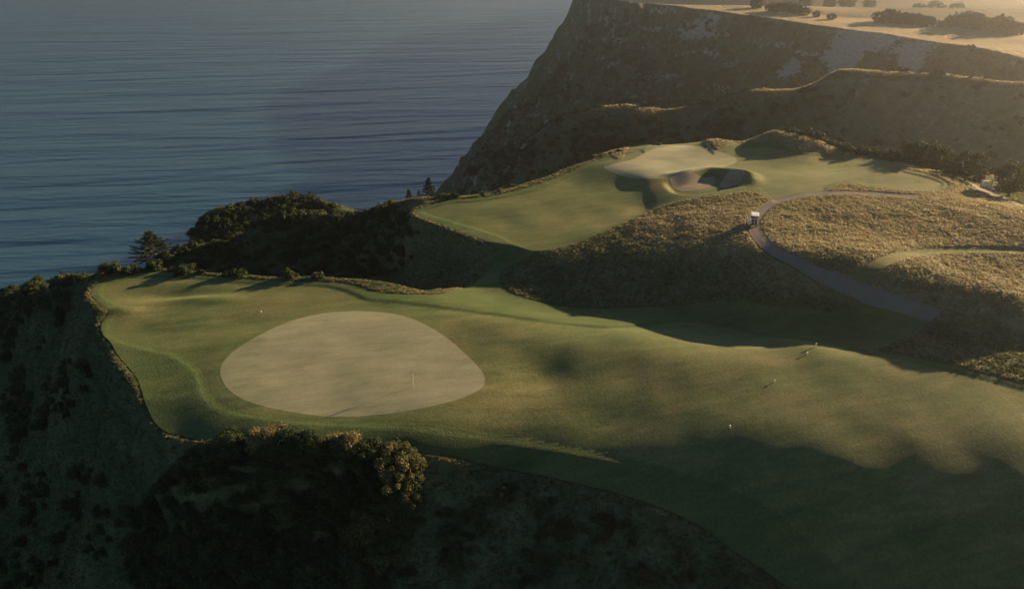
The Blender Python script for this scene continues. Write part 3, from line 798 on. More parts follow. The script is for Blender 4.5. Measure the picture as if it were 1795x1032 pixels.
def conifer(name, seed, h=6.0, w=2.2, whorls=11, droop=-0.05, open_=0.25):
    r = np.random.default_rng(seed)
    tp, C, RR = [], [], []
    v, f = limb((0, 0, -0.5), (r.normal() * 0.1, r.normal() * 0.1, h * 0.98), 0.22 * h / 7, 0.02, r, 0.02, 8, 7); tp.append((v, f, 0))
    for k in range(whorls):
        t = (k + 0.5) / whorls
        z = h * (0.08 + 0.88 * t)
        n = int(r.integers(5, 8)); a0 = r.uniform(0, 6.28)
        for j in range(n):
            az = a0 + j * 6.283 / n + r.normal() * 0.2
            L = w * (1 - t) ** 0.75 * r.uniform(0.65, 1.15) + 0.15
            e = np.array([L * math.cos(az), L * math.sin(az), z + L * (droop + r.uniform(-0.05, 0.30))])
            s = np.array([0, 0, z])
            v, f = limb(s, e, 0.045 * h / 7, 0.012, r, 0.05, 4, 4); tp.append((v, f, 0))
            for q in np.linspace(0.35, 1.0, max(3, int(L / 0.28))):
                C.append(s + (e - s) * q + r.normal(size=3) * 0.06); RR.append(0.14 + 0.16 * (1 - q * 0.5))
    cv, cf = leaves(C, RR, 26, 0.085, seed, 0.4, 0.7)
    return cat_mesh(name + '_trunk', tp, [M_BARK]), cat_mesh(name + '_crown', [(cv, cf, 0)], [M_PINE])

HGT = lambda x, y: float(height(np.array([float(x)]), np.array([float(y)]))[0])
def empty(name, loc, rz=0.0, sc=(1, 1, 1)):
    e = bpy.data.objects.new(name, None); col.objects.link(e)
    e.location = loc; e.rotation_euler = (0, 0, rz); e.scale = sc; e.empty_display_size = 0.3
    return e

def scatter(pix_poly, n, dmin, seed, clump=0.0):
    """ground spots spread over an area outlined on the photograph"""
    r = np.random.default_rng(seed); pp = np.array(pix_poly, float)
    lo, hi = pp.min(0), pp.max(0); out = []; tries = 0
    cand = r.uniform(lo, hi, (n * 22, 2))
    cand = cand[sdf(pp, cand[:, 0], cand[:, 1], 50) < 0]
    g = ground(cand)
    if clump: g = g[gnoise(g[:, 0] / clump, g[:, 1] / clump, seed) > 0.05]
    for x, y in g:
        if all((x - a) ** 2 + (y - b_) ** 2 > dmin ** 2 for a, b_ in out):
            out.append((x, y))
            if len(out) >= n: break
    return np.array(out)

LEAFB = [M_LEAF, M_BARK]; SUN_TINTB = [M_SUN_TINT, M_BARK]
BUSH_D = [bush_mesh('scrub_bush_%d' % k, 100 + k, LEAFB) for k in range(6)]
BUSH_G = [bush_mesh('sunny_bush_%d' % k, 120 + k, SUN_TINTB) for k in range(4)]
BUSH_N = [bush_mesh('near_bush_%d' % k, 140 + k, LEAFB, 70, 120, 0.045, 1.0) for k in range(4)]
BUSH_NG = [bush_mesh('near_sunny_bush_%d' % k, 150 + k, SUN_TINTB, 70, 120, 0.045, 1.0) for k in range(2)]

def place_bushes(spots, meshes, rmin, rmax, label, group, seed, name='scrub_bush', cat='bush', power=1.6, tall=(0.7, 1.1)):
    r = np.random.default_rng(seed)
    if len(spots) == 0: return
    zs = height(spots[:, 0].copy(), spots[:, 1].copy())
    for (x, y), z in zip(spots, zs):
        o = bpy.data.objects.new(name, meshes[int(r.integers(len(meshes)))]); col.objects.link(o)
        s = rmin + (rmax - rmin) * r.uniform() ** power
        o.location = (x, y, z - 0.06 * s)
        o.rotation_euler = (r.normal() * 0.08, r.normal() * 0.08, r.uniform(0, 6.28))
        o.scale = (s * r.uniform(0.85, 1.2), s * r.uniform(0.85, 1.2), s * r.uniform(*tall))
        tag(o, label, cat, group)

# thicket on the slope of the scrub ridge
sp = scatter([(245,470),(330,432),(450,408),(580,382),(690,364),(740,398),(735,440),(700,478),(640,492),(520,490),(420,486),(300,479)], 250, 1.35, 1)
place_bushes(sp, BUSH_D + BUSH_D[:3], 0.7, 2.1, 'dark scrub bush in the thicket on the gully slope below the upper fairway tip', 'thicket on the gully slope', 11)
sp = scatter([(322,425),(345,392),(400,366),(450,352),(500,344),(560,352),(592,374),(520,392),(450,402),(360,428)], 90, 1.5, 2)
place_bushes(sp, BUSH_D, 1.1, 2.5, 'dark rounded bush on the hump beyond the scrub ridge, against the sea', 'thicket on the seaward hump', 12, 'rounded_bush')
sp = scatter([(440,402),(520,384),(580,368),(650,358),(720,348),(730,362),(650,382),(580,388),(460,412)], 36, 1.6, 3)
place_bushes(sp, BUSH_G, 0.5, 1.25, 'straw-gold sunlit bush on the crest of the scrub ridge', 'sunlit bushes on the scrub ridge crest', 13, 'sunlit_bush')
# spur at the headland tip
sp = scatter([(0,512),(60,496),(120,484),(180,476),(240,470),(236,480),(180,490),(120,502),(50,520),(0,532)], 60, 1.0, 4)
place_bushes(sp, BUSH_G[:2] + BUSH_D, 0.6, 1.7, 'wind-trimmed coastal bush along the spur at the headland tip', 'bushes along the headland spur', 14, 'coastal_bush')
# slope left of the headland
sp = scatter([(0,540),(90,520),(150,505),(110,570),(40,650),(60,720),(0,760)], 70, 0.8, 5, 6.0)
place_bushes(sp, BUSH_D, 0.7, 1.9, 'dark low bush on the shaded slope under the headland spur', 'bushes on the shaded seaward slope', 15, 'slope_bush')
sp = scatter([(20,720),(120,630),(170,640),(150,700),(90,760),(40,830),(0,850),(0,760)], 55, 0.8, 6, 5.0)
place_bushes(sp, BUSH_D, 0.7, 1.8, 'dark bush in the bushy strip running down the grass slope', 'bushes in the strip down the slope', 16, 'slope_bush')
sp = scatter([(0,860),(90,800),(170,830),(240,880),(200,960),(120,1030),(0,1030)], 60, 0.8, 7, 6.0)
place_bushes(sp, BUSH_D, 0.6, 1.8, 'dark bush low on the slope below the bushy strip', 'bushes low on the slope', 17, 'slope_bush')
# near thicket below the large green
sp = scatter([(390,800),(440,786),(560,792),(640,796),(726,800),(722,880),(700,950),(660,1031),(240,1031),(225,950),(290,860),(330,820)], 260, 0.8, 8)
place_bushes(sp, BUSH_N, 1.1, 2.5, 'dense dark bush in the thicket on the bank below the large green', 'thicket below the large green', 18, 'thicket_bush')
sp = scatter([(740,830),(900,850),(1050,900),(1180,960),(1280,1031),(700,1031),(720,930)], 60, 0.5, 9, 5.0)
place_bushes(sp, BUSH_N, 0.4, 1.1, 'low dark shrub on the rough bank under the fairway edge', 'low shrubs on the rough bank', 19, 'low_shrub', 'shrub')
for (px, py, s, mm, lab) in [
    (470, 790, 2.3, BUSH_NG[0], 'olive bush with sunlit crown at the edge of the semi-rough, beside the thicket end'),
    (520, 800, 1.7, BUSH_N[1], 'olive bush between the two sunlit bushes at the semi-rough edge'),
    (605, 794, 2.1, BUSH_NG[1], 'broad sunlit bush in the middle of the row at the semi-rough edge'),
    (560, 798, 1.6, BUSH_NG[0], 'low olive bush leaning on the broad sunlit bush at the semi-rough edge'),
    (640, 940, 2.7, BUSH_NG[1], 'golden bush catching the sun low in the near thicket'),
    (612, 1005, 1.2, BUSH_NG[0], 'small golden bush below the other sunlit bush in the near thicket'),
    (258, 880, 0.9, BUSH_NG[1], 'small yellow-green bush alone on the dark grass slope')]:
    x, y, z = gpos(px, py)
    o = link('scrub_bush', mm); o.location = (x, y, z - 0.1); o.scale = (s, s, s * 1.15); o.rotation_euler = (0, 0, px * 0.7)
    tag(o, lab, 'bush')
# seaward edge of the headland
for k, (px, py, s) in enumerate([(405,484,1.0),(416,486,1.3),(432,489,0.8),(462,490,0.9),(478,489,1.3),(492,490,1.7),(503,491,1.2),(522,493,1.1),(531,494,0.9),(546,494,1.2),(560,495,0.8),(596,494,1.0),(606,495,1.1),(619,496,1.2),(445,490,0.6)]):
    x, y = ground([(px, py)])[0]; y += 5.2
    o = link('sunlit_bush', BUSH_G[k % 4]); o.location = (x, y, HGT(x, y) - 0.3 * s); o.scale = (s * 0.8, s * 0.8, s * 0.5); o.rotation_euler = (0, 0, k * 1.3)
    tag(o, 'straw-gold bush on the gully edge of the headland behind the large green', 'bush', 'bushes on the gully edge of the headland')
# seaward edge of the upper fairway
for k, (px, py, s) in enumerate([(930,306,0.9),(945,304,1.1),(958,300,1.5),(972,298,1.3),(985,296,0.8),(1003,288,1.3),(1016,284,1.4),(1030,280,1.2),(1046,275,1.2),(1060,272,0.7),(1075,270,0.6),(1090,266,0.7),(1161,252,0.9),(850,345,0.8),(880,338,0.9),(905,326,1.0),(800,350,1.0),(770,352,0.9),(785,349,1.1)]):
    x, y = ground([(px, py + 4)])[0]; y += 2.0; x -= 0.4
    o = link('sunlit_bush', (BUSH_G + BUSH_D)[k % 6]); o.location = (x, y, HGT(x, y) - 0.1); o.scale = (s, s, s * 1.0); o.rotation_euler = (0, 0, k * 1.7)
    tag(o, 'low bush on the seaward edge of the upper fairway', 'bush', 'bushes on the seaward edge of the upper fairway')
# hedge mass behind the rough hump by the upper green
hp = []
r = np.random.default_rng(77)
cl = np.array([P(1395, 236, 145.5), P(1440, 246, 145), P(1500, 262, 144.5), P(1560, 274, 144), P(1600, 290, 143.5)])[:, :2]
for i in range(75):
    t = r.uniform(0, len(cl) - 1.001); k = int(t); q = cl[k] + (cl[k + 1] - cl[k]) * (t - k)
    hp.append(q + np.array([r.normal() * 1.0, r.uniform(2.0, 9.0)]))
place_bushes(np.array(hp), BUSH_D, 1.3, 2.5, 'dark evergreen bush in the dense belt behind the rough hump by the upper green', 'evergreen belt behind the rough hump', 20, 'evergreen_bush')

# trees with trunk and crown
BT = [broadleaf('broad_tree_%d' % k, 200 + k, 7.0, 3.3 + 0.3 * k) for k in range(3)]
SQ = [broadleaf('squat_tree_%d' % k, 210 + k, 6.0, 3.6 + 0.3 * k, 80, 60, 0.2, 0.40, -1.0) for k in range(3)]
CT = [conifer('conifer_%d' % k, 220 + k, 5.0, 1.9) for k in range(2)]
def tree(name, meshes, loc, s, rz, label, cat, group=None, sz=1.0):
    e = empty(name, loc, rz, (s, s, s * sz))
    link('trunk', meshes[0], e); link('crown', meshes[1], e)
    return tag(e, label, cat, group)
for px, pyb, back, s, k, lab in [
    (1620, 306, 7, 1.25, 0, 'largest broad dark tree in the hollow beside the evergreen belt'),
    (1648, 310, 10, 0.85, 1, 'mid-sized tree touching the largest broad tree'),
    (1592, 302, 8, 0.75, 2, 'smaller round tree between the evergreen belt and the largest tree'),
    (1690, 322, 7, 0.95, 2, 'round dark tree on the uphill side of the rail fence'),
    (1668, 318, 5, 0.6, 0, 'low tree on the bank between the largest tree and the rail fence'),
    (1712, 318, 14, 0.7, 0, 'slim hazy tree behind the rail fence'),
    (1768, 340, 5, 1.05, 1, 'big dark tree beside the gravel lane'),
    (1790, 330, 12, 0.9, 0, 'tree at the far side of the gravel lane behind the big dark tree')]:
    x, y, _ = P(px, pyb, 142.5); y += back; x += back * x / y
    tree('broad_tree', (BT if k else SQ)[k], (x, y, HGT(x, y) - 0.3), s, px * 0.37, lab, 'tree')
PINE = conifer('shore_pine', 231, 7.0, 5.0, 16, 0.06, 0.4)
x, y = ground([(280, 466)])[0]; x, y = x * 1.02, y + 1.5
tree('shore_pine', PINE, (x, y, HGT(x, y)), 1.0, 0.4, 'wide-spreading dark pine standing against the sea at the end of the scrub ridge', 'pine tree')
for px, py, s, lab in [(749, 352, 0.85, 'tallest of the small dark conifers on the cliff edge beside the upper fairway'), (713, 356, 0.45, 'small bushy conifer on the scrub side of the tallest conifer'), (731, 352, 0.30, 'tiny conifer between two larger ones on the cliff edge')]:
    x, y = ground([(px, py + 5)])[0]; y += 4
    tree('conifer', CT[int(px) % 2], (x, y, HGT(x, y)), s, px, lab, 'conifer')
# hedgerow on the far plateau
for k, (px, py, h) in enumerate([(1324,14,5),(1352,19,4.5),(1366,21,5),(1380,22,5.5),(1394,24,5),(1408,26,4),(1431,29,3),(1457,33,3),(1541,38,4.6),(1558,38,6),(1568,39,5.5),(1580,40,5.2),(1592,41,5),(1602,42,5.4),(1614,43,4.5),(1626,44,4.6),(1640,45,3.2),(1654,46,2.8),(1668,47,5),(1678,48,6.5),(1690,49,5.5),(1700,50,7.2),(1711,51,6.5),(1724,52,4.5),(1738,54,5.5),(1752,55,7.5),(1766,57,5.5),(1782,58,5)]):
    x, y, _ = P(px, py, 140.6)
    s = h / 6.0 * 1.35
    tree('hedgerow_tree', SQ[k % 3], (x, y, HGT(x, y) - 0.3), s, k * 0.9, 'hazy dark tree in the hedgerow on the far plateau' if px > 1500 else 'low dark tree in the hedge end nearest the sea on the far plateau', 'tree', 'hedgerow on the far plateau' if px > 1500 else 'seaward hedge on the far plateau', 1.0)
for k, (x, y, s) in enumerate([(200,640,1.3),(212,646,1.6),(226,640,1.4),(240,648,1.6),(260,650,1.5),(276,652,1.7),(292,648,1.5),(330,640,1.5),(345,645,1.7),(360,640,1.6),(240,570,1.2),(252,574,1.4),(264,570,1.2),(280,575,1.4),(300,570,1.3),(312,574,1.5)]):
    tree('valley_tree', SQ[k % 3], (x, y, HGT(x, y) - 0.3), s, k * 1.1, 'faint tree in the hazy valley beyond the far plateau', 'tree', 'trees in the hazy valley')
# cliff-foot bush on the silhouette and crest trees
for k, (px, py, s) in enumerate([(818,296,5.0),(832,292,4.0)]):
    x, y = ground([(px + 8, py + 6)])[0]
    o = link('cliff_bush', BUSH_D[k]); o.location = (x, y, HGT(x, y) - 0.5); o.scale = (s, s, s)
    tag(o, ['large rounded dark bush jutting over the sea from the foot of the cliff', 'dark bush pressed against the large rounded one at the cliff foot'][k], 'bush')

# ------------------------------------------------------------------ instanced cover: tall grass, cliff scrub
def tuft_mesh(name, seed, material, blades=24, h=0.40, w=0.028, spread=0.30, lean=(0.10, 0.05)):
    r = np.random.default_rng(seed); V, F = [], []
    for i in range(blades):
        a = r.uniform(0, 6.28); q = spread * r.uniform() ** 0.6
        b0 = np.array([q * math.cos(a), q * math.sin(a), -0.08])
        L = h * r.uniform(0.5, 1.15)
        d = np.array([math.cos(a) * r.uniform(0, 0.5) - lean[0] * 2, math.sin(a) * r.uniform(0, 0.5) - lean[1] * 2, 1.0])
        mid = b0 + d * L * 0.55; tip = b0 + d * L + np.array([d[0], d[1], -0.25]) * L * 0.35
        s = np.array([math.cos(a + 1.3), math.sin(a + 1.3), 0]) * w * r.uniform(0.7, 1.5)
        k = len(V); V += [b0 - s, b0 + s, mid + s * 0.8, mid - s * 0.8, tip + s * 0.15, tip - s * 0.15]
        F += [(k, k + 1, k + 2, k + 3), (k + 3, k + 2, k + 4, k + 5)]
    return np_mesh(name, np.array(V), np.array(F), material)

def instancer(name, pts, rot, scale, index, meshes, label):
    src = bpy.data.collections.new(name + '_kinds')
    for k, me in enumerate(meshes):
        o = bpy.data.objects.new('%s_kind_%02d' % (name, k), me); src.objects.link(o)
    me = bpy.data.meshes.new(name); me.vertices.add(len(pts)); me.vertices.foreach_set('co', pts.astype(np.float32).ravel())
    a = me.attributes.new('rot', 'FLOAT_VECTOR', 'POINT'); a.data.foreach_set('vector', rot.astype(np.float32).ravel())
    a = me.attributes.new('scl', 'FLOAT_VECTOR', 'POINT'); a.data.foreach_set('vector', scale.astype(np.float32).ravel())
    a = me.attributes.new('kind', 'INT', 'POINT'); a.data.foreach_set('value', index.astype(np.int32))
    ob = link(name, me)
    ng = bpy.data.node_groups.new(name, 'GeometryNodeTree')
    ng.interface.new_socket('Geometry', in_out='INPUT', socket_type='NodeSocketGeometry')
    ng.interface.new_socket('Geometry', in_out='OUTPUT', socket_type='NodeSocketGeometry')
    gi, go = ng.nodes.new('NodeGroupInput'), ng.nodes.new('NodeGroupOutput')
    ci = ng.nodes.new('GeometryNodeCollectionInfo'); ci.inputs['Collection'].default_value = src
    ci.inputs['Separate Children'].default_value = True; ci.inputs['Reset Children'].default_value = True
    ip = ng.nodes.new('GeometryNodeInstanceOnPoints'); ip.inputs['Pick Instance'].default_value = True
    def na(nm, t):
        n = ng.nodes.new('GeometryNodeInputNamedAttribute'); n.data_type = t; n.inputs[0].default_value = nm
        return [o_ for o_ in n.outputs if o_.enabled][0]
    er = ng.nodes.new('FunctionNodeEulerToRotation')
    ng.links.new(na('rot', 'FLOAT_VECTOR'), er.inputs[0]); ng.links.new(er.outputs[0], ip.inputs['Rotation'])
    ng.links.new(na('scl', 'FLOAT_VECTOR'), ip.inputs['Scale']); ng.links.new(na('kind', 'INT'), ip.inputs['Instance Index'])
    ng.links.new(gi.outputs[0], ip.inputs['Points']); ng.links.new(ci.outputs[0], ip.inputs['Instance'])
    ng.links.new(ip.outputs[0], go.inputs[0])
    md = ob.modifiers.new('cover', 'NODES'); md.node_group = ng
    return tag(ob, label, None, None, 'stuff')

TUFTS = [tuft_mesh('green_tuft_%d' % k, 300 + k, M_GRASS) for k in range(3)] + [tuft_mesh('dry_tuft_%d' % k, 310 + k, M_STRAW, 22, 0.44) for k in range(3)]
def interp_grid(A, x, y):
    i = np.clip(np.searchsorted(AX, x) - 1, 0, len(AX) - 2); j = np.clip(np.searchsorted(AY, y) - 1, 0, len(AY) - 2)
    u = (x - AX[i]) / (AX[i + 1] - AX[i]); v = (y - AY[j]) / (AY[j + 1] - AY[j])
    return (A[j, i] * (1 - u) + A[j, i + 1] * u) * (1 - v) + (A[j + 1, i] * (1 - u) + A[j + 1, i + 1] * u) * v
r = np.random.default_rng(5)
n = 700000
x = r.uniform(-125, 140, n); y = r.uniform(36, 215, n)
z = interp_grid(ZT, x, y); ins = interp_grid(inside, x, y); dr = interp_grid(dry, x, y)
fpx, fpy = project(x, y, z)
clump = 0.5 + 0.5 * gnoise(x / 1.7, y / 1.7, 61)
dens = 0.35 + 0.65 * clump
dens = np.where(y > 150, dens * 0.7, dens)
edge = np.exp(-((interp_grid(MM['first'], x, y) - 0.5) / 0.5) ** 2)
kp = (ins > 0.12) & (fpx > -350) & (fpx < W0 + 420) & (fpy > -40) & (fpy < H0PX + 200) & (r.uniform(size=n) < dens + edge)
x, y, z, dr, edge, clump = x[kp], y[kp], z[kp], dr[kp], edge[kp], clump[kp]
m_ = len(x)
kind = np.where(r.uniform(size=m_) < np.clip(dr * 1.25 + 0.25 * edge - 0.1, 0.03, 0.97), 3, 0) + r.integers(0, 3, m_)
s = r.uniform(0.40, 0.75, m_) * (0.75 + 0.4 * clump)
sc = np.stack([s * 1.15, s * 1.15, s * r.uniform(0.55, 0.95, m_)], 1)
rot = np.stack([r.normal(size=m_) * 0.12, r.normal(size=m_) * 0.12, r.uniform(-0.9, 0.9, m_)], 1)
instancer('tall_rough_grass', np.stack([x, y, z], 1), rot, sc, kind, TUFTS, 'tall tufted rough grass, straw-coloured and green, covering the slopes')
print('tufts', m_)

# scrub on the ridge and the sea cliff
n = 9000
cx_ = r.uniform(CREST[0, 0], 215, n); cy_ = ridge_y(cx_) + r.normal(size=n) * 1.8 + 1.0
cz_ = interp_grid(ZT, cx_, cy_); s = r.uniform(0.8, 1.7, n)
instancer('lit_crest_grass', np.stack([cx_, cy_, cz_], 1), np.stack([0 * cx_, 0 * cx_, r.uniform(-1, 1, n)], 1), np.stack([s, s, s], 1), r.integers(3, 6, n), TUFTS, 'line of pale straw grass added as the sunlit edge of the middle ridge crest')  # pale tufts added so the ridge crest shows a sunlit line
n = 90000
x = r.uniform(-95, 300, n); y = r.uniform(205, 520, n)
z = interp_grid(ZT, x, y); dr = interp_grid(rock, x, y); ps = plateau_sd(x, y)
cov = 0.5 + 0.5 * fbm(x / 14, y / 14, 3, 71)
cres = np.abs(y - ridge_y(x)) < 3.0
fpx, fpy = project(x, y, z)
rightgrass = (x > 95) & (y < ridge_y(x)) & (fpx > 1480)
kp = (z > 4) & (ps < -2.0) & ~cres & (dr < 0.42) & (r.uniform(size=n) < np.where(rightgrass, 0.05, 0.16 + 0.75 * sstep(0.45, 0.75, cov))) & (fpx > 600) & (fpx < W0 + 80) & (fpy > -60)
g1_ = np.interp(x, [-220, -60, 20, 50, 80, 110, 140, 165, 190, 330], [250, 245, 216, 224, 220, 208, 190, 186, 200, 200])
kp &= y > g1_ - 14
x, y, z = x[kp], y[kp], z[kp]; m_ = len(x)
s = 0.45 + 1.7 * r.uniform(size=m_) ** 2.2
far_b = [bush_mesh('cliff_scrub_%d' % k, 330 + k, LEAFB, 18, 26, 0.16) for k in range(5)]
instancer('cliff_scrub', np.stack([x, y, z - 0.1 * s], 1), np.stack([0 * x, 0 * x, r.uniform(0, 6.28, m_)], 1), np.stack([s, s, s * r.uniform(0.6, 1.1, m_)], 1), r.integers(0, 5, m_), far_b, 'low dark scrub cloaking the ridge and the sea cliff')
print('scrub', m_)

# ------------------------------------------------------------------ golf cart
def bm_obj(name, bm, material, parent, bevel=0.0, smooth=False):
    if bevel: bmesh.ops.bevel(bm, geom=list(bm.edges), offset=bevel, segments=2, affect='EDGES', profile=0.6)
    me = bpy.data.meshes.new(name); bm.to_mesh(me); bm.free()
    if smooth: me.shade_smooth()
    me.materials.append(material)
    return link(name, me, parent)
def bx(bm, x0, x1, y0, y1, z0, z1):
    v = bmesh.ops.create_cube(bm, size=1)['verts']
    for q in v: q.co = ((x0 + x1) / 2 + q.co.x * (x1 - x0), (y0 + y1) / 2 + q.co.y * (y1 - y0), (z0 + z1) / 2 + q.co.z * (z1 - z0))
def box(name, parent, material, dims, bevel=0.02):
    bm = bmesh.new(); bx(bm, *dims); return bm_obj(name, bm, material, parent, bevel)
def prism(name, parent, material, prof, xa, xb, bevel=0.02):
    bm = bmesh.new()
    a = [bm.verts.new((xa, y, z)) for y, z in prof]; b_ = [bm.verts.new((xb, y, z)) for y, z in prof]
    bm.faces.new(a); bm.faces.new(b_[::-1])
    for i in range(len(prof)): bm.faces.new((a[i - 1], b_[i - 1], b_[i], a[i]))
    bmesh.ops.recalc_face_normals(bm, faces=bm.faces)
    return bm_obj(name, bm, material, parent, bevel)
def tubeo(name, parent, material, pts, rad, sides=8):
    v, f = tube(pts, [rad] * len(pts) if np.isscalar(rad) else rad, sides)
    return link(name, np_mesh(name, v, f, material), parent)
i0 = int(np.argmin(((PATHC - ground([(1322, 397)])[0]) ** 2).sum(1)))
cx, cy = PATHC[i0]; dv = PATHC[min(i0 + 3, len(PATHC) - 1)] - PATHC[max(i0 - 3, 0)]
cart = empty('golf_cart', (cx, cy, HGT(cx, cy) + 0.055), math.atan2(-dv[0], dv[1]))
tag(cart, 'white-roofed golf cart seen from behind on the gravel path', 'golf cart')
prism('body', cart, M_WHITE, [(-1.05, 0.28), (-1.12, 0.62), (-0.98, 0.86), (-0.45, 0.88), (-0.38, 0.36), (0.42, 0.32), (0.62, 0.80), (0.95, 0.78), (1.15, 0.60), (1.18, 0.34), (1.0, 0.26)], -0.56, 0.56, 0.03)
box('floor_mat', cart, M_BLACK, (-0.50, 0.50, -0.33, 0.42, 0.365, 0.385), 0.0)
box('seat', cart, M_CREAM, (-0.52, 0.52, -0.82, -0.32, 0.86, 0.98), 0.04)
box('backrest', cart, M_CREAM, (-0.52, 0.52, -0.90, -0.80, 1.02, 1.36), 0.035)
rf = prism('roof', cart, M_WHITE, [(-1.12, 1.86), (-1.0, 1.92), (0.0, 1.955), (0.8, 1.925), (0.92, 1.86), (0.85, 1.84), (-1.05, 1.84)], -0.62, 0.62, 0.02)
for sx in (-1, 1):
    tubeo('roof_post', cart, M_BLACK, [(sx * 0.53, 0.74, 0.78), (sx * 0.53, 0.62, 1.4), (sx * 0.52, 0.50, 1.86)], 0.022)
    tubeo('roof_post', cart, M_BLACK, [(sx * 0.53, -1.00, 0.84), (sx * 0.53, -0.98, 1.4), (sx * 0.52, -0.92, 1.86)], 0.022)
    box('tail_light', cart, plain('tail_light_%d' % sx, (0.35, 0.02, 0.02), 0.3), (sx * 0.44 - 0.06, sx * 0.44 + 0.06, -1.125, -1.085, 0.50, 0.57), 0.008)
    for wy in (-0.72, 0.80):
        w = tubeo('wheel', cart, M_STEEL, [(sx * 0.44, wy, 0.225), (sx * 0.60, wy, 0.225)], 0.12, 14)
        bm = bmesh.new(); ns, nr = 18, 8
        vv = [[bm.verts.new((sx * (0.52 + 0.085 * math.sin(2 * math.pi * j / nr)), wy + (0.165 + 0.06 * math.cos(2 * math.pi * j / nr)) * math.cos(2 * math.pi * i / ns), 0.225 + (0.165 + 0.06 * math.cos(2 * math.pi * j / nr)) * math.sin(2 * math.pi * i / ns))) for j in range(nr)] for i in range(ns)]
        for i in range(ns):
            for j in range(nr): bm.faces.new((vv[i][j], vv[(i + 1) % ns][j], vv[(i + 1) % ns][(j + 1) % nr], vv[i][(j + 1) % nr]))
        bmesh.ops.recalc_face_normals(bm, faces=bm.faces)
        bm_obj('tyre', bm, M_BLACK, w, 0, True)
bm = bmesh.new()
for q in ((-0.53, 0.745, 0.79), (0.53, 0.745, 0.79), (0.53, 0.52, 1.80), (-0.53, 0.52, 1.80)): bm.verts.new(q)
bm.verts.ensure_lookup_table(); bm.faces.new(bm.verts[:])
ws = bm_obj('windscreen', bm, M_GLASS, cart); ws.modifiers.new('thickness', 'SOLIDIFY').thickness = 0.012
tubeo('steering_column', cart, M_BLACK, [(-0.25, 0.62, 0.72), (-0.25, 0.36, 1.05)], 0.025)
bm = bmesh.new()
for i in range(16):
    a = 2 * math.pi * i / 16
    for q in (0.17, 0.20): bm.verts.new((-0.25 + q * math.cos(a), 0.36 - 0.55 * q * math.sin(a), 1.06 + 0.8 * q * math.sin(a)))
bm.verts.ensure_lookup_table()
for i in range(16): bm.faces.new((bm.verts[2 * i], bm.verts[2 * i + 1], bm.verts[(2 * i + 3) % 32], bm.verts[(2 * i + 2) % 32]))
bm_obj('steering_wheel', bm, M_BLACK, cart).modifiers.new('thickness', 'SOLIDIFY').thickness = 0.03
bm = bmesh.new(); bx(bm, -0.5, 0.5, -1.30, -1.08, 0.36, 0.40); bx(bm, -0.5, 0.5, -1.30, -1.27, 0.40, 0.50); bx(bm, -0.5, 0.5, -1.10, -1.07, 0.95, 1.0)
bm_obj('bag_rack', bm, M_BLACK, cart)
for sx, lab, mm in ((-1, 'black golf bag strapped on the cart rear, on the driver side', M_DARK), (1, 'black golf bag strapped on the cart rear, on the passenger side', M_BLACK)):
    g = empty('golf_bag', cart.matrix_basis @ Vector((sx * 0.25, -1.19, 0.40)), cart.rotation_euler.z)
    tag(g, lab, 'golf bag', 'golf bags on the cart')
    v, f = tube([(0, 0, 0), (0, 0.0, 0.05), (0, 0.02, 0.45), (0, 0.05, 0.86), (0, 0.05, 0.88)], [0.10, 0.13, 0.125, 0.135, 0.10], 12)
    link('bag_body', np_mesh('bag_body', v, f, mm), g)
    tubeo('pocket', g, mm, [(0.0, -0.09, 0.12), (0.0, -0.08, 0.42)], [0.07, 0.08], 8)
    for k in range(5):
        a = k * 1.26; tubeo('club', g, M_STEEL, [(0.06 * math.cos(a), 0.05 + 0.06 * math.sin(a), 0.7), (0.075 * math.cos(a), 0.06 + 0.075 * math.sin(a), 1.06)], [0.008, 0.02], 5)

# ------------------------------------------------------------------ flags, markers, stakes, fence
def flagstick(px, py, label, h=2.2):
    x, y, z = gpos(px, py)
    e = empty('flagstick', (x, y, z + 0.02)); tag(e, label, 'flagstick', None)
    tubeo('pole', e, plain('flag_pole', (0.62, 0.52, 0.30), 0.5), [(0, 0, -0.1), (0, 0, h)], [0.032, 0.024], 8)
    bm = bmesh.new(); nx_, nz_ = 8, 5; vv = []
    for j in range(nz_):
        vv.append([bm.verts.new((-0.03 - 0.30 * (i / (nx_ - 1)) * 0.55, 0.07 * math.sin(i * 1.7 + j * 0.4) * (i / nx_), h - 0.05 - 0.36 * j / (nz_ - 1) - 0.28 * (i / (nx_ - 1)))) for i in range(nx_)])
    for j in range(nz_ - 1):
        for i in range(nx_ - 1): bm.faces.new((vv[j][i], vv[j][i + 1], vv[j + 1][i + 1], vv[j + 1][i]))
    fo = bm_obj('flag', bm, M_WHITE, e, 0, True); fo.modifiers.new('thickness', 'SOLIDIFY').thickness = 0.01
    tubeo('finial', e, M_BLACK, [(0, 0, h - 0.02), (0, 0, h + 0.02), (0, 0, h + 0.10), (0, 0, h + 0.13)], [0.02, 0.045, 0.045, 0.01], 8)
    v, f = tube([(0, 0, 0.0), (0, 0, 0.012)], [0.075, 0.075], 12)
    link('cup_rim', np_mesh('cup_rim', v, f, M_WHITE), e)
flagstick(725, 678, 'flagstick with a limp white flag on the large green', 2.25)
flagstick(1238, 275, 'small distant flagstick on the upper green', 2.1)
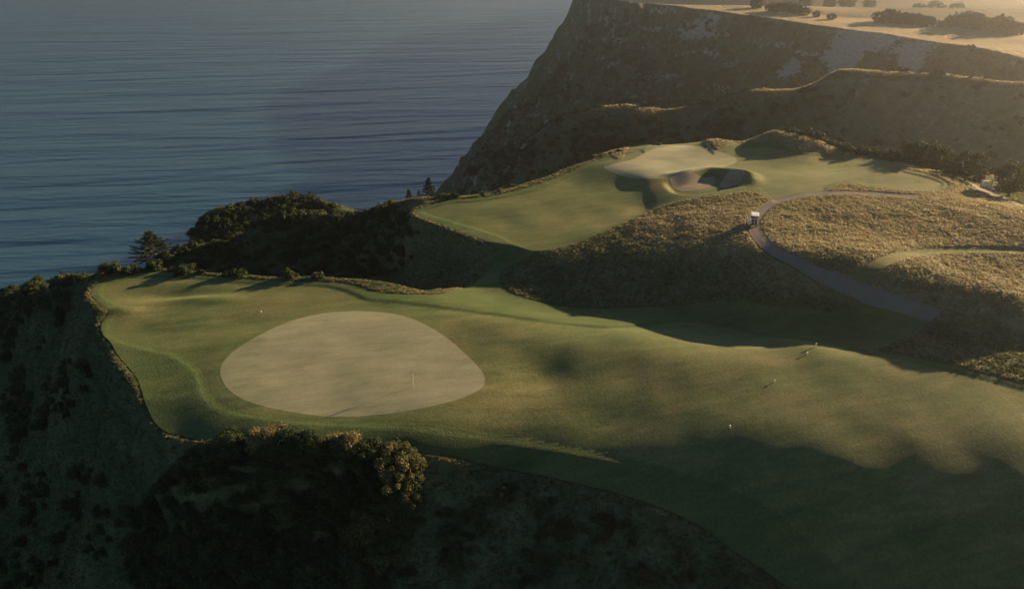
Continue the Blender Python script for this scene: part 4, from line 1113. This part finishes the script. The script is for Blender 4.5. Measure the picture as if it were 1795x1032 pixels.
for px, py, h, lean, lab in [(1428,609,0.62,0.25,'leaning white marker post on the far edge of the fairway by the shadow line'),(1414,622,0.34,0,'short white marker post just inside the fairway from the leaning post'),(1357,671,0.36,0,'white marker post with a long shadow in the middle of the fairway'),(1279,750,0.34,0,'white marker post in the darker near part of the fairway'),(458,548,0.22,0,'tiny white marker peg on the turf beyond the large green')]:
    x, y, z = gpos(px, py)
    e = empty('marker_post', (x, y, z + 0.02), px); e.rotation_euler = (0, lean, 0.3); tag(e, lab, 'marker post')
    tubeo('stake', e, M_WHITE, [(0, 0, -0.15), (0, 0, h * 0.7)], [0.05, 0.06], 8)
    tubeo('cap', e, M_WHITE, [(0, 0, h * 0.7), (0, 0, h * 0.74), (0, 0, h * 0.94), (0, 0, h)], [0.07, 0.11, 0.10, 0.03], 10)
for px, py, h, lab in [(1733,611,0.75,'dark timber stake on the rough nearest the shaded bank'),(1739,628,0.8,'dark timber stake with the longest shadow on the lit rough'),(1713,637,0.7,'dark timber stake on the lit rough nearest the fairway edge'),(1785,640,0.55,'short dark stake on the lit rough apart from the three taller ones')]:
    x, y, z = gpos(px, py)
    e = empty('timber_stake', (x, y, z), 0.5); tag(e, lab, 'stake', 'stakes on the lit rough')
    tubeo('post', e, M_TIMBER, [(0, 0, -0.3), (0, 0, h - 0.08)], [0.075, 0.07], 6)
    tubeo('pointed_top', e, M_TIMBER, [(0, 0, h - 0.08), (0, 0, h)], [0.07, 0.012], 6)

def fence(pa, pb, n, label):
    a, b_ = np.array(pa), np.array(pb)
    e = empty('rail_fence', (a[0], a[1], a[2])); tag(e, label, 'fence')
    for i in range(n + 1):
        q = (b_ - a) * i / n; gz = HGT(a[0] + q[0], a[1] + q[1]) - a[2]
        bm = bmesh.new(); bx(bm, q[0] - 0.09, q[0] + 0.09, q[1] - 0.09, q[1] + 0.09, gz - 0.4, gz + 1.75); bm_obj('post', bm, M_RAIL, e, 0.01)
    for k, hz_ in enumerate((0.45, 0.95, 1.5)):
        pts = []
        for i in range(n + 1):
            q = (b_ - a) * i / n; gz = HGT(a[0] + q[0], a[1] + q[1]) - a[2]
            pts.append((q[0] + 0.02, q[1] - 0.12, gz + hz_))
        tubeo('rail', e, M_RAIL, pts, 0.10 if k == 2 else 0.07, 6)
def at_h(px, py, z): x, y, _ = P(px, py, z); return (x, y, HGT(x, y))
fence(at_h(1720, 322, 140.2), at_h(1747, 313, 140.2), 4, 'pale timber rail fence beside the gravel lane in the hollow')
fence(at_h(1784, 299, 139.5), at_h(1815, 292, 139.5), 3, 'pale rail fence end showing beyond the big dark tree')
for k, (px, py, s) in enumerate([(1733, 326, 0.9), (1742, 325, 0.6)]):
    x, y, z = at_h(px, py, 140.0)
    bm = bmesh.new(); bmesh.ops.create_icosphere(bm, subdivisions=3, radius=1.0)
    rr = np.random.default_rng(400 + k)
    for v_ in bm.verts:
        c_ = np.array(v_.co); v_.co *= s * (0.85 + 0.3 * float(fbm(np.array([c_[0] * 1.3 + k * 5]), np.array([c_[1] * 1.3 + c_[2]]), 3, 9)[0])); v_.co.z *= 0.65
    o = bm_obj('boulder', bm, plain('pale_stone_%d' % k, (0.42, 0.39, 0.33), 0.9, 0, 0.1), None, 0, True); o.location = (x, y, z + 0.15 * s)
    tag(o, ['larger pale boulder in front of the rail fence', 'smaller pale boulder next to the larger one by the rail fence'][k], 'boulder')

# near tree with bleached fallen branch
NT_ = broadleaf('bank_tree', 261, 4.6, 1.7, 60, 150, 0.075)
NT_[1].materials.clear(); NT_[1].materials.append(M_SUN_TINT)  # crown takes the leaf colour with sunlight painted in
x, y, z = gpos(702, 872)
tree('bank_tree', NT_, (x, y, z), 1.45, 1.0, 'leaning golden-green tree at the thicket end with its sunlit side towards the fairway', 'tree')
x, y, z = gpos(712, 890)
e = empty('dead_branch', (x, y, z + 0.1)); tag(e, 'bleached forked dead branch at the foot of the golden-green tree', 'branch')
r = np.random.default_rng(9)
tubeo('stem', e, M_DEAD, [(0.25, 0, -0.2), (0.15, 0.05, 0.35), (0.05, 0, 0.75), (-0.35, -0.1, 0.95), (-0.8, -0.2, 0.85)], [0.09, 0.08, 0.06, 0.045, 0.02], 7)
for q in [[(0.05, 0, 0.72), (-0.1, 0.1, 1.1), (-0.35, 0.12, 1.3)], [(-0.35, -0.1, 0.95), (-0.7, 0.0, 1.2), (-1.1, 0.05, 1.2)], [(-0.5, -0.13, 0.93), (-1.0, -0.4, 0.7), (-1.4, -0.5, 0.4)], [(0.15, 0.05, 0.4), (0.45, 0.1, 0.7), (0.5, 0.1, 1.05)]]:
    tubeo('twig', e, M_DEAD, q, [0.045, 0.03, 0.012], 5)
#OBJECTS_END

# haze in the evening air
hz = bpy.data.materials.new('haze_air'); hz.use_nodes = True
nt = hz.node_tree; nt.nodes.clear()
o = nt.nodes.new('ShaderNodeOutputMaterial')
pv = nt.nodes.new('ShaderNodeVolumePrincipled')
pv.inputs['Color'].default_value = (0.84, 0.90, 0.95, 1)
pv.inputs['Density'].default_value = HAZE_DENSITY
pv.inputs['Anisotropy'].default_value = 0.9
nt.links.new(pv.outputs[0], o.inputs['Volume'])
x0, x1, y0, y1, z0, z1 = -7500, 7500, -3500, 9500, -9, 204
hv = [(x0, y0, z0), (x1, y0, z0), (x1, y1, z0), (x0, y1, z0), (x0, y0, z1), (x1, y0, z1), (x1, y1, z1), (x0, y1, z1)]
hf = [(3, 2, 1, 0), (4, 5, 6, 7), (0, 1, 5, 4), (1, 2, 6, 5), (2, 3, 7, 6), (3, 0, 4, 7)]
ho = mesh_obj('haze', hv, hf, hz, None, False)
tag(ho, 'thin golden evening haze over the whole coast', None, None, 'stuff')
